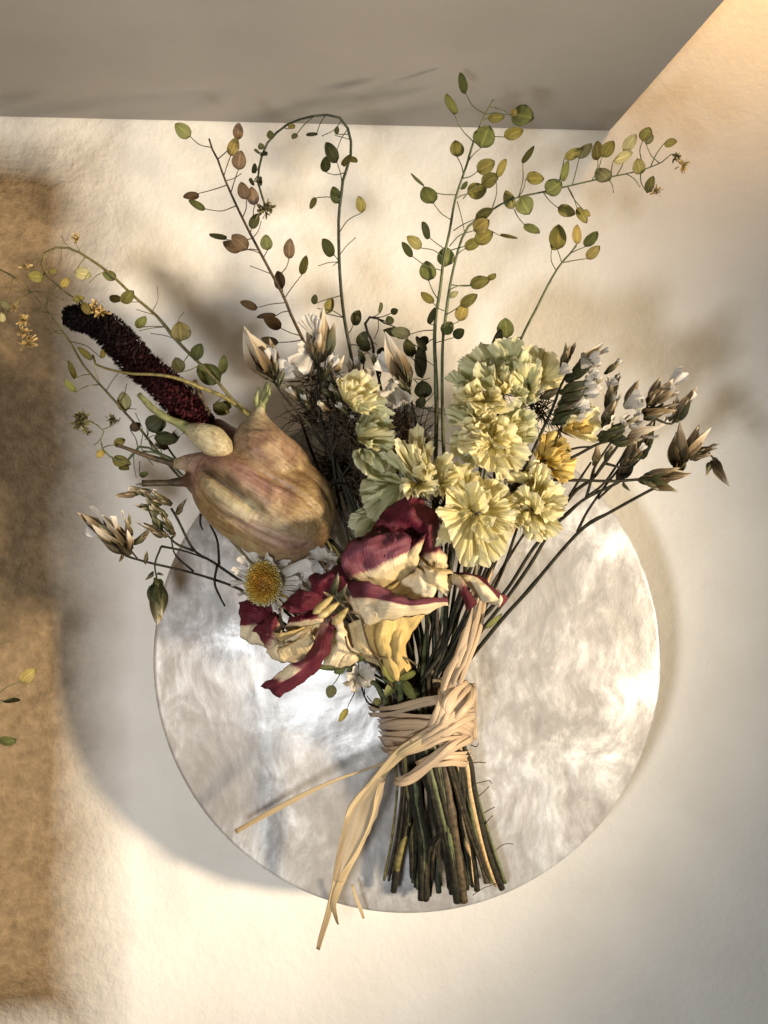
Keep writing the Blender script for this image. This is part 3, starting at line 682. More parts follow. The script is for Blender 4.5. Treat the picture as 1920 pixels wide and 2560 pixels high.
statice('lowest left statice sprig with white finger-like petals and a hanging green bud', 'F',
 [(330,1060,38),(380,1088,38),(500,1122,37),(750,1182,36),(1000,1270,34)],
 [(400,1070,38,135,872,40,'b',7,.22,0),(380,1060,38,190,920,41,'c',5,.18,0),(390,1060,38,245,880,41,'c',5,.15,0),(385,1000,38,372,850,40,'b',5,.3,0),(395,1020,38,495,950,39,'b',4,.3,0),(350,1060,38,330,1120,39,'b',4,.4,0),(390,1060,38,370,940,41,'c',3,.2,0),(470,1130,37,480,1060,38,'b',3,.3,0),
  (535,1200,36,548,1440,37,'g',7,.35,0,.7,1.35),(520,1170,36,470,1220,36,'g',3,.2,0),(530,1180,36,580,1190,36,'g',2,.2,0)],
 branches=[[(560,1030,36),(525,1130,36),(540,1230,36)],[(740,1170,36),(640,1080,36),(615,990,36)],[(560,1030,36),(700,1060,36),(860,1120,35)],[(380,1040,38),(430,1100,37)]],
 slot=1, extra=[(660,1520,29),(820,1640,26)], r=(2.6, 4))
statice('grey-brown statice sprig under the long spurs of the large bud', 'F',
 [(615,820,39),(650,880,39),(740,1050,37),(850,1120,36),(1010,1230,34)],
 [(600,800,39,450,720,41,'b',6,.35,0),(455,725,39,298,752,40,'b',4,.25,0),(520,740,39,385,705,41,'b',5,.3,0),(620,800,39,520,740,42,'b',6,.4,0),(560,960,38,500,800,40,'g',7,.35,0),(600,980,38,450,905,39,'b',6,.3,0),(600,860,39,430,800,40,'g',5,.35,0),(630,970,38,560,850,40,'b',6,.3,0),(640,860,39,690,770,40,'b',4,.3,0),(610,990,38,650,960,38,'b',3,.4,0)],
 branches=[[(740,1055,37),(650,1020,38),(600,975,38)],[(600,800,39),(520,740,40),(450,730,39)],[(870,1130,36),(855,1230,37),(880,1300,37),(912,1362,37)],[(780,850,33),(775,900,33),(790,940,33)],[(880,1130,36),(870,1000,34),(830,910,32)]],
 slot=2, extra=[(680,1500,29),(840,1640,26)], r=(3, 4.2))

# ------------------------------------------------------------------ amaranth spike
def amaranth():
    ax = T('C', [(425,600,42,72),(490,605,42,90),(600,625,43,96),(700,690,43,112),(800,790,43,120),(900,905,43,120),(1030,1010,42,124),(1150,1130,41,130),(1270,1270,39,120),(1340,1340,37,85)])
    ax = [(a, b, c, d*.3858) for a, b, c, d in ax]
    t = thing('amaranth_spike', 'dark red amaranth spike of tiny crowded bracts, pointing up left', 'dried flower', W(*ax[-1][:3]))
    bm = bmesh.new(); tube(bm, [(a, b, c, d*.74) for a, b, c, d in ax], 16, 40)
    core = plant_mat('amaranth_core', (.006, .003, .003), (.02, .007, .007), 1500, .9, spec=.05); obj('spike_core', bm, core, t)
    Q = spline(ax, 140); C = [W(*q[:3]) for q in Q]
    m, nt, b_, out = nodes('amaranth_bract')
    uv = N(nt, 'ShaderNodeUVMap'); sp = N(nt, 'ShaderNodeSeparateXYZ'); nt.links.new(uv.outputs[0], sp.inputs[0])
    c1 = ramp(nt, sp.outputs['Y'], [(0, (.004, .003, .003)), (.35, (.008, .0035, .004)), (.6, (.022, .006, .008)), (1, (.085, .018, .022))])
    c2 = mixc(nt, sp.outputs['X'], dkc := (.35, .3, .3), (1.25, 1.1, 1.05)); nt.links.new(mixc(nt, 1.0, c1, c2, 'MULTIPLY'), b_.inputs['Base Color'])
    b_.inputs['Roughness'].default_value = .7; b_.inputs['Specular IOR Level'].default_value = .12
    bm = bmesh.new(); uvl = bm.loops.layers.uv.new('UVMap')
    for i in range(5200):
        k = random.uniform(0, 138); j = int(k); c = C[j].lerp(C[j+1], k-j); tg = (C[j+1]-C[j]).normalized()
        q = tg.orthogonal().normalized(); q = Matrix.Rotation(random.uniform(0, 6.3), 3, tg) @ q
        if q.y > .5: continue
        r = Q[j][3]*wp(42); end = min(1, k/10); r *= (.55+.45*math.sqrt(end))
        p = c+q*r*.80; d = (q*random.uniform(.5, 1)-tg*random.uniform(.1, .8)+Vector((random.gauss(0, .25), random.gauss(0, .25), random.gauss(0, .25)))).normalized()
        L = random.uniform(.5, 1.0)*.00105; x = d.cross(tg).normalized()*L*random.uniform(.3, .5); n = d.cross(x).normalized()*L*.16
        vs = [bm.verts.new(v) for v in (p-x*.4, p+d*L*.55-x+n, p+d*L, p+d*L*.55+x+n, p+x*.4)]
        f = bm.faces.new(vs); rv = random.random()
        for l in f.loops: l[uvl].uv = (rv, k/138)
    o = obj('bract_cluster', bm, m, t); o['kind'] = 'stuff'
    bm = bmesh.new(); rows = full_stem(T('C', [(1330,1330,38),(1420,1450,36)])+[(680,1230,32),(820,1430,29),(950,1620,28)], 3, 6, 6, 1); tube(bm, rows); obj('stem', bm, STEM['b'], t)
amaranth()

# ------------------------------------------------------------------ yellow statice heads
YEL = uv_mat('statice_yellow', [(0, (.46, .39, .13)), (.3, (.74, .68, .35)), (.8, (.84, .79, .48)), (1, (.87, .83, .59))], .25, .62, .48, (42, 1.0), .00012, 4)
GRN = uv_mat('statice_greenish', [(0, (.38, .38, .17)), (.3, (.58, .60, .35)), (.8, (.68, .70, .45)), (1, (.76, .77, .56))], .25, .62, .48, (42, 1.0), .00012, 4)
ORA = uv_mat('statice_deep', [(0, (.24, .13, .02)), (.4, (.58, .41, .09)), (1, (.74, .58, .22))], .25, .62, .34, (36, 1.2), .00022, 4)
HUSK = plant_mat('husk_brown', (.012, .008, .004), (.075, .048, .022), 2500, .6, .1)
def fan(parent, base, edge, hb, he, mat=YEL, pleat=1.0, ruf=1.0, bulge=1.5, nu=46, nv=13):
    """fan petal: zoom H base point, outer edge polyline; heights at the base and at the edge"""
    bx, by = T('H', [base])[0]; E = spline([(*q, 0) for q in T('H', edge)], nu); sd = random.uniform(0, 90)
    span = sum(math.hypot(y[0]-x[0], y[1]-x[1]) for x, y in zip(E, E[1:])); kk = max(4, span/11)
    def fn(a, t):
        i = min(nu-1, int(round(a*(nu-1)))); ex, ey = E[i][0], E[i][1]
        s_ = a*span*.022
        n1 = noise.noise((s_*.6+sd, t*1.1, 0)); n2 = noise.noise((s_*1.7+sd, t*1.4, 3)); n3 = noise.noise((s_*4.5+sd, t*2.5, 6)); n4 = noise.noise((s_*14+sd, 2, 9))
        x = a*2-1
        u = bx+(ex-bx)*t*(1+ruf*t**5*(.07*n2+.06*n4+.06*n3)); v = by+(ey-by)*t*(1+ruf*t**5*(.07*n2+.06*n4+.06*n3))
        u += ruf*t**1.5*(7*n3+5*n2); v += ruf*t**1.5*(7*noise.noise((s_*4.5+sd+40, t*2.5, 6))+5*n1)
        h = hb+(he-hb)*t+bulge*math.sin(PI*t)*(1-.6*x*x)+ruf*t**1.3*(3.4*n1+3.2*n2+1.5*n3)+pleat*.22*t*math.sin(a*kk*2+4*n1+2*n2)+.8*n4*t**8
        return W(u, v, h)
    return obj('petal', grid_mesh(fn, nu, nv), mat, parent)
def calyx(parent, c, h, size, n=16):
    bm = bmesh.new(); u, v = T('H', [c])[0]
    for i in range(n):
        a = random.uniform(0, 6.28); L = size*random.uniform(.4, 1)
        tube(bm, [(u, v, h-2, 2.2), (u+math.cos(a)*L*.5, v+math.sin(a)*L*.5, h-1.5+random.uniform(-1, 1), 2.4), (u+math.cos(a)*L, v+math.sin(a)*L, h-1+random.uniform(-1, 2), .4)], 4, 6)
    return obj('floret', bm, HUSK, parent)
def yellow(label, stem, slot, fl, branches=()):
    """fl: (calyx point, h, size, [petals (base, edge, hb, he, material)])"""
    rows = full_stem(stem, slot, 3, 5, 1)
    t = thing('yellow_statice', label, 'dried flower', W(*rows[-1][:3]), 'yellow statice heads')
    bm = bmesh.new(); tube(bm, rows, 7, bump=.1)
    for br in branches: tube(bm, [(*p, 2.5) for p in T('H', br)], 6, bump=.1)
    obj('stem', bm, STEM['d'], t)
    for c, h, size, ps in fl:
        f = calyx(t, c, h, size)
        for q in ps:
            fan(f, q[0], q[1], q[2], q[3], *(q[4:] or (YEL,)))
            bx, by = q[0]; a = random.choice((-1, 1))*random.uniform(.3, .75); k = random.uniform(.85, 1.08)      # a crumpled petal tucked under it
            fan(f, q[0], [(bx+((x-bx)*math.cos(a)-(y-by)*math.sin(a))*k, by+((x-bx)*math.sin(a)+(y-by)*math.cos(a))*k) for x, y in q[1]], q[2]-1.5, q[3]-3.2, *(q[4:] or (YEL,)), .8, 1.35)
            if random.random() < .5:
                a = random.uniform(-.4, .4); k = random.uniform(.45, .62)
                fan(f, q[0], [(bx+((x-bx)*math.cos(a)-(y-by)*math.sin(a))*k, by+((x-bx)*math.sin(a)+(y-by)*math.cos(a))*k) for x, y in q[1]], q[2]+1.5, q[3]+1.5, *(q[4:] or (YEL,)), .8, 1.3)
    return t
Y, G_, O_ = YEL, GRN, ORA
yellow('small yellow statice head left of centre, showing its bristly brown husks', T('H', [(290,260,42),(270,420,40),(290,640,37),(340,860,33)])+[(940,1560,30)], 5,
 [((310,240), 44, 50, [((330,215),[(285,110),(330,80),(380,55),(430,70),(470,105)],44,48,Y),((345,225),[(440,75),(490,110),(512,150),(525,195)],44,49,Y),((355,240),[(515,170),(545,215),(580,285),(500,265),(400,272)],44,48,G_),
   ((340,215),[(320,120),(370,95),(420,125),(455,160)],46,51,Y),((360,235),[(440,150),(490,170),(500,225),(440,250)],46,51,Y)]),
  ((370,410), 43, 55, [((400,400),[(430,335),(500,312),(560,305),(600,350),(592,385)],43,47,G_),((400,410),[(590,360),(605,420),(600,478),(540,440),(450,440)],43,49,G_),((400,400),[(500,330),(570,350),(570,400),(500,410)],45,50,Y)]),
  ((420,455), 41, 40, [((425,455),[(375,470),(388,530),(440,590),(492,632),(548,580),(540,505),(475,468)],41,46,G_)]),
  ((610,660), 40, 40, [((625,650),[(560,648),(470,700),(435,765),(480,825),(530,832),(575,770),(640,710)],41,47,G_),((540,790),[(420,800),(388,850),(395,922),(450,905),(515,865)],39,43,G_)])],
 branches=[[(270,420,40),(300,420,42)],[(290,640,37),(430,460,40)],[(290,640,37),(480,700,40),(620,655,40)]])
yellow('large pale yellow statice head at the upper right of the bouquet', T('H', [(1120,420,42),(1110,620,39),(1080,900,36)])+[(1180,1450,32)], 8,
 [((1090,420), 44, 60, [((1060,400),[(965,495),(900,505),(880,440),(893,380),(935,365)],45,48,G_),((1060,350),[(880,335),(858,262),(900,238),(965,250)],43,46,G_),((1190,400),[(1200,285),(1258,248),(1312,268),(1352,350),(1325,405),(1280,445)],44,48,G_),
   ((1090,400),[(1100,345),(1160,288),(1222,330),(1243,400),(1272,450),(1284,522),(1200,500),(1110,465)],47,53,Y),((1120,440),[(1010,480),(1040,540),(1090,572),(1160,558),(1240,578),(1272,530)],47,53,Y),((1100,350),[(900,342),(960,308),(1050,288),(1150,283),(1185,282)],46,51,Y),
   ((1100,440),[(1030,500),(960,488),(918,440),(960,385),(1030,362),(1095,395)],50,56,Y),((1090,430),[(1040,470),(985,465),(950,425),(990,395),(1060,400)],54,59,Y),((1150,370),[(1180,290),(1240,280),(1290,330),(1280,400)],45,49,Y)]),
  ((1070,240), 43, 55, [((1060,230),[(888,192),(920,150),(980,130),(1030,88),(1050,140),(1072,172)],44,50,Y),((1060,215),[(915,200),(960,212),(1000,250),(1030,287),(1080,270),(1125,272)],46,53,Y),((1080,230),[(1060,165),(1110,180),(1130,150),(1152,190),(1132,252)],45,51,Y),
   ((1010,320),[(950,198),(985,235),(1002,300)],45,50,G_),((1090,250),[(1035,288),(1090,292),(1130,240),(1202,233),(1192,265),(1130,285)],45,52,Y),((930,330),[(850,345),(905,300),(960,330)],42,45,G_)]),
  ((1130,170), 41, 55, [((1120,170),[(1000,105),(1008,30),(1060,18),(1112,40),(1102,110)],42,47,G_),((1160,180),[(1110,120),(1120,60),(1170,58),(1213,80),(1202,152)],42,47,Y),((1150,110),[(920,65),(930,0),(1000,-50),(1060,-92),(1112,-70)],39,42,G_),((1190,60),[(1070,-60),(1130,-105),(1200,-112),(1262,-100),(1292,-40)],39,42,G_),
   ((980,150),[(850,105),(900,60),(952,88),(950,150)],39,42,G_)]),
  ((1290,170), 41, 55, [((1280,160),[(1190,150),(1200,60),(1280,18),(1352,40),(1345,150),(1312,222)],41,46,Y),((1330,120),[(1255,-80),(1340,-62),(1422,-30),(1462,40),(1442,112),(1380,132)],40,44,Y),((1240,200),[(1180,130),(1250,108),(1302,150),(1342,205),(1300,232)],41,45,G_),((1290,150),[(1210,70),(1260,-40),(1330,0),(1350,60)],42,47,G_)])],
 branches=[[(1120,420,42),(1130,300,41),(1150,180,40)],[(1110,620,39),(1140,460,41)],[(1130,300,41),(1290,170,40)]])
yellow('butter yellow statice heads in the centre, just above the red petals', T('H', [(900,760,41),(920,900,38),(960,1100,34)])+[(1120,1560,31)], 6,
 [((740,660), 44, 50, [((700,655),[(500,472),(560,475),(622,510),(655,580),(662,632)],44,48,G_),((740,650),[(645,560),(590,428),(640,408),(680,440),(702,425),(722,475)],45,51,Y),((770,640),[(690,430),(730,492),(760,468),(792,522),(822,542)],46,52,Y),((790,660),[(800,525),(840,490),(882,478),(883,540),(870,592)],45,51,Y),
   ((720,640),[(635,640),(652,718),(690,680),(712,718),(742,690),(800,682),(808,620)],48,54,Y),((830,640),[(868,580),(922,568),(932,600),(882,660),(850,722),(815,655)],46,53,Y),((740,630),[(690,560),(740,540),(800,570),(800,620)],49,54,Y)]),
  ((1010,780), 45, 65, [((960,680),[(872,600),(890,545),(950,558),(1000,580),(1052,620),(1068,662)],46,51,Y),((1000,790),[(858,670),(905,648),(960,640),(1030,650),(1062,680),(1060,765)],48,55,Y),((1050,745),[(1060,622),(1112,618),(1172,648),(1172,700),(1142,735)],45,50,Y),
   ((1005,790),[(830,763),(806,782),(868,880),(912,1000),(948,1062),(1005,1012)],49,57,Y),((1020,800),[(1005,920),(1060,1000),(1112,1042),(1172,1002),(1192,940),(1204,880)],48,54,Y),((1040,790),[(1192,902),(1214,830),(1228,800),(1192,740),(1160,718)],47,53,Y),((1100,780),[(1200,692),(1243,720),(1248,800),(1228,882)],44,49,Y),
   ((1030,800),[(980,880),(1040,930),(1110,930),(1170,880)],51,56,Y),((990,770),[(890,680),(880,740),(920,800),(960,820)],47,52,Y)])],
 branches=[[(900,760,41),(760,670,43)],[(900,760,41),(1010,785,44)]])
yellow('golden yellow statice heads at the lower right, next to the level stem', T('H', [(1260,780,40),(1220,900,38),(1150,1100,35)])+[(1190,1560,31)], 10,
 [((1300,770), 42, 50, [((1300,770),[(1198,722),(1235,668),(1290,663),(1332,690)],43,48,Y),((1310,760),[(1308,660),(1350,558),(1402,543),(1412,600),(1382,682)],42,47,Y),((1320,760),[(1360,690),(1430,648),(1482,690),(1478,760),(1420,782)],43,48,Y),((1320,770),[(1400,740),(1484,762),(1432,838),(1380,842)],43,48,Y),
   ((1300,780),[(1245,820),(1278,880),(1340,912),(1412,928),(1462,880),(1420,840)],42,46,Y),((1300,775),[(1190,750),(1200,842),(1252,855)],42,46,Y),((1310,770),[(1285,690),(1340,698),(1365,760),(1332,805)],46,51,Y),((1310,765),[(1260,740),(1290,700),(1330,720)],46,50,Y)]),
  ((1240,640), 41, 36, [((1300,640),[(1170,640),(1200,570),(1262,570),(1302,600)],42,46,Y),((1330,640),[(1260,620),(1300,560),(1370,540),(1382,590)],41,45,Y)]),
  ((1350,560), 39, 45, [((1340,540),[(1318,480),(1360,388),(1420,368),(1482,410),(1478,492)],39,42,O_),((1350,560),[(1440,500),(1542,498),(1522,592),(1470,632),(1400,585)],38,42,O_),((1360,540),[(1400,450),(1470,460),(1500,520),(1440,570)],40,44,O_)]),
  ((1450,365), 42, 50, [((1465,370),[(1480,325),(1560,280),(1642,243),(1657,300),(1652,360),(1622,424),(1560,402)],43,47,Y),((1470,370),[(1520,320),(1600,310),(1620,370),(1560,385)],45,49,O_)])],
 branches=[[(1260,780,40),(1340,540,38)],[(1340,540,38),(1450,365,41)],[(1260,780,40),(1290,640,40)]])

# bristly brown husks and bare stems filling the dark middle
def husk_tuft(label, reg, c, n, size, mat=HUSK):
    u, v, h = T(reg, [c])[0]; k = wp(h); o = W(u, v, h)
    t = thing('husk_tuft', label, 'dried husk', o, 'bristly brown husk tufts')
    bm = bmesh.new()
    k0 = wp(h)
    for i in range(int(n*1.15)):
        a = random.uniform(0, 6.28); L = size*random.uniform(.25, .8)*.4822*1.6
        u0 = u+random.gauss(0, size*.13); v0 = v+random.gauss(0, size*.13); h0 = h+random.gauss(-2, 2)
        b_ = random.uniform(-.35, .35)*L
        tube(bm, [(u0, v0, h0, random.uniform(1.0, 2.4)), (u0+math.cos(a)*L*.5-math.sin(a)*b_*.5, v0+math.sin(a)*L*.5+math.cos(a)*b_*.5, h0+random.uniform(-.5, 1), random.uniform(.9, 1.9)), (u0+math.cos(a)*L, v0+math.sin(a)*L, h0+random.uniform(-2, 2), .3)], 4, 6)
    obj('bristles', bm, mat, t)['kind'] = 'stuff'
husk_tuft('brown bristly husk tuft below the small yellow head', 'H', (330,330,40), 120, 150)
husk_tuft('dark husk tuft in the gap between the large bud and the red petals', 'H', (440,640,34), 110, 170)
husk_tuft('dark husk tuft under the centre yellow heads', 'H', (860,800,36), 110, 160)
husk_tuft('dark husk tuft behind the upper right yellow head', 'H', (1330,260,36), 90, 130)
husk_tuft('brown husk tuft beside the left upright statice stem', 'H', (160,280,37), 90, 140)
husk_tuft('dark husk tuft below the level statice stem', 'H', (1180,700,37), 90, 150)

husk_tuft('dark husk tuft deep in the middle, right of the large bud', 'H', (300,560,30), 110, 170)
husk_tuft('dark husk tuft behind the white buds left of centre', 'H', (220,120,33), 80, 150)
husk_tuft('dark husk tuft behind the gap between the yellow heads', 'H', (640,360,32), 110, 170)
husk_tuft('dark husk tuft under the small white blossom and yellow trumpet', 'H', (640,880,31), 90, 160)
statice('short statice sprig with small white flowers filling the gap right of the large bud', 'D',
 [(700,1060,40),(720,1160,39),(760,1290,37),(800,1400,35)],
 [(705,1070,40,690,930,42,'b',6,.4,1),(715,1130,40,620,1050,42,'b',5,.4,0),(740,1220,39,650,1190,41,'g',5,.4,1),(750,1260,38,850,1230,40,'b',5,.4,0),(720,1150,39,790,1060,41,'c',5,.3,1)],
 branches=[[(760,1290,37),(700,1330,37),(640,1300,38)]], slot=15, extra=[(890,1180,33),(970,1450,29),(1035,1640,28)], r=(2.4, 3.6))
statice('bushy statice sprig of small white-tipped flowers between the large bud and the small yellow heads', 'D',
 [(690,960,44),(720,1080,43),(770,1230,41),(820,1390,37)],
 [(640,1010,44,700,890,47,'b',5,.3,1),(500,1150,42,420,1060,44,'c',5,.3,1),(770,1140,44,690,1045,46,'b',5,.35,1),(810,1240,43,735,1160,45,'g',5,.35,1),(985,1080,43,925,965,46,'c',5,.3,1),
  (1015,970,42,960,860,44,'b',5,.3,1),(905,910,41,870,800,43,'g',5,.3,1),(720,970,43,765,860,46,'c',5,.3,1),(560,1200,42,520,1110,44,'b',5,.35,1),(690,1220,42,610,1150,45,'c',5,.35,0),(1080,1250,41,1010,1150,44,'b',5,.3,1),(880,1250,43,850,1160,45,'b',5,.35,0)],
 branches=[[(720,1080,43),(640,1010,44)],[(770,1230,41),(560,1200,42),(500,1150,42)],[(770,1230,41),(900,1150,42),(985,1080,43),(1015,970,42)],[(720,1080,43),(770,1140,44)],[(820,1390,37),(960,1330,39),(1080,1250,41)],[(900,1150,42),(905,910,41)]],
 slot=13, extra=[(920,1250,33),(1000,1450,30),(1050,1640,29)], r=(2.4, 4))
statice('half-hidden statice sprig with brown scales behind the small yellow heads', 'D',
 [(860,1010,37),(880,1120,36),(900,1300,34)],
 [(860,1010,37,800,880,39,'b',6,.4,1),(870,1060,37,950,960,39,'g',6,.4,1),(880,1100,37,990,1040,39,'b',5,.4,0),(890,1240,36,980,1180,38,'b',5,.4,0),(850,1010,36,880,860,38,'c',5,.3,1)],
 slot=11, extra=[(920,1180,31),(990,1420,29),(1050,1640,28)], r=(2.4, 3.6))
statice('pale petalled statice sprig peeping between the two yellow clusters', 'H',
 [(740,420,44),(760,520,42),(840,700,38)],
 [(740,440,44,715,370,46,'c',5,.3,1),(750,470,43,790,380,45,'c',5,.35,2),(755,500,43,690,440,44,'b',5,.4,0)], slot=7, extra=[(1110,1300,33),(1090,1500,31)], r=(2.4, 3.6))
statice('white petalled statice sprig in the shade left of the large bud', 'F',
 [(560,420,31),(620,520,30),(720,640,29)],
 [(565,430,31,500,340,33,'g',6,.4,1),(590,470,31,680,380,33,'b',5,.4,2),(600,490,31,520,470,33,'b',5,.4,1),(550,400,31,580,300,33,'b',5,.35,0)], slot=3, extra=[(600,1330,27),(760,1500,26),(960,1680,25)], r=(2.4, 3.6))
for i, (lab, pts, sl, r, c) in enumerate([
 ('dark bare stem rising behind the large bud toward the white buds', [(790,1000,33),(830,1150,31),(900,1350,29),(980,1580,28)], 4, 4.5, 'd'),
 ('dark bare stem slanting through the gap above the red petals', [(745,1030,32),(800,1180,30),(910,1400,28),(1000,1600,27)], 15, 5, 'd'),
 ('thin dark bare stem under the bristly husks', [(880,1080,33),(890,1220,31),(960,1430,29),(1030,1600,28)], 3, 4, 'd'),
 ('slate bare stem in the middle of the bundle under the yellow trumpet', [(1050,1150,31),(1060,1300,29),(1075,1480,28),(1085,1640,28)], 5, 7, 's'),
 ('brown bare stem right of the yellow trumpet', [(1100,1180,32),(1090,1320,31),(1090,1480,30),(1095,1640,30)], 6, 6, 'b'),
 ('dark green bare stem above the raffia knot', [(1150,1250,32),(1130,1400,31),(1115,1540,30),(1110,1640,30)], 7, 7, 's'),
 ('straw-coloured bare stem rising to the right under the yellow heads', [(1300,1300,35),(1240,1400,34),(1180,1560,33),(1130,1700,33)], 8, 6, 't'),
 ('second straw-coloured bare stem, upright beside the pale petal tip', [(1195,1370,35),(1190,1440,34),(1165,1560,33),(1120,1690,33)], 9, 6, 't'),
 ('dark bare stem hugging the right side of the bundle', [(1230,1420,30),(1190,1540,29),(1150,1640,28),(1120,1710,28)], 10, 7, 'd'),
 ('dark bare stem on the left side of the bundle', [(960,1480,27),(985,1580,26.5),(1000,1680,26)], 2, 6, 'd'),
 ('brown bare stem behind the small white blossom', [(930,1560,26),(960,1640,26),(985,1710,25)], 0, 5, 'b'),
 ('green bare stem behind the yellow trumpet base', [(1010,1500,28),(1020,1600,27),(1030,1700,27)], 11, 7, 'g'),
 ('dark bare stem between the pale stems above the knot', [(1130,1300,34),(1120,1450,33),(1105,1620,33)], 13, 6, 'd'),
 ('dark bare stem fanning left under the large bud', [(640,1130,29),(740,1260,28),(880,1450,27),(990,1640,26)], 2, 4, 'd'),
 ('dark bare stem running up behind the daisy', [(600,1340,28),(720,1430,27),(880,1560,26),(1000,1690,26)], 0, 4, 'd'),
 ('dark forked-looking bare stem right beside the large bud', [(815,960,30),(835,1100,29),(900,1300,28),(1000,1560,27)], 4, 4.5, 'd'),
 ('dark bare stem between the small yellow heads and the burgundy petal', [(870,1150,31),(900,1260,30),(960,1420,29),(1030,1620,28)], 3, 5, 'd'),
 ('dark bare stem behind the centre yellow heads', [(960,1010,30),(975,1180,29),(1010,1400,28),(1060,1620,27)], 13, 5, 'd'),
 ('dark bare stem under the upper right yellow head', [(1240,1000,31),(1200,1180,30),(1150,1400,29),(1110,1640,28)], 8, 5, 'd'),
 ('dark slanting bare stem crossing to the right under the yellow heads', [(1390,1130,33),(1300,1260,32),(1190,1480,31),(1120,1680,30)], 9, 5, 'd'),
 ('thin brown bare stem crossing to the right above the disc rim', [(1430,1180,33),(1340,1290,32),(1210,1500,31),(1130,1690,30)], 10, 4, 'b'),
 ('olive bare stem on the right edge of the cut ends', [(1180,1480,31),(1150,1600,31),(1125,1700,31)], 14, 6, 'b')]):
    dried_stem(lab, pts, sl, r, c, leaf=[((1214,1570,35),(1252,1536,36),14,'g')] if i == 8 else [])

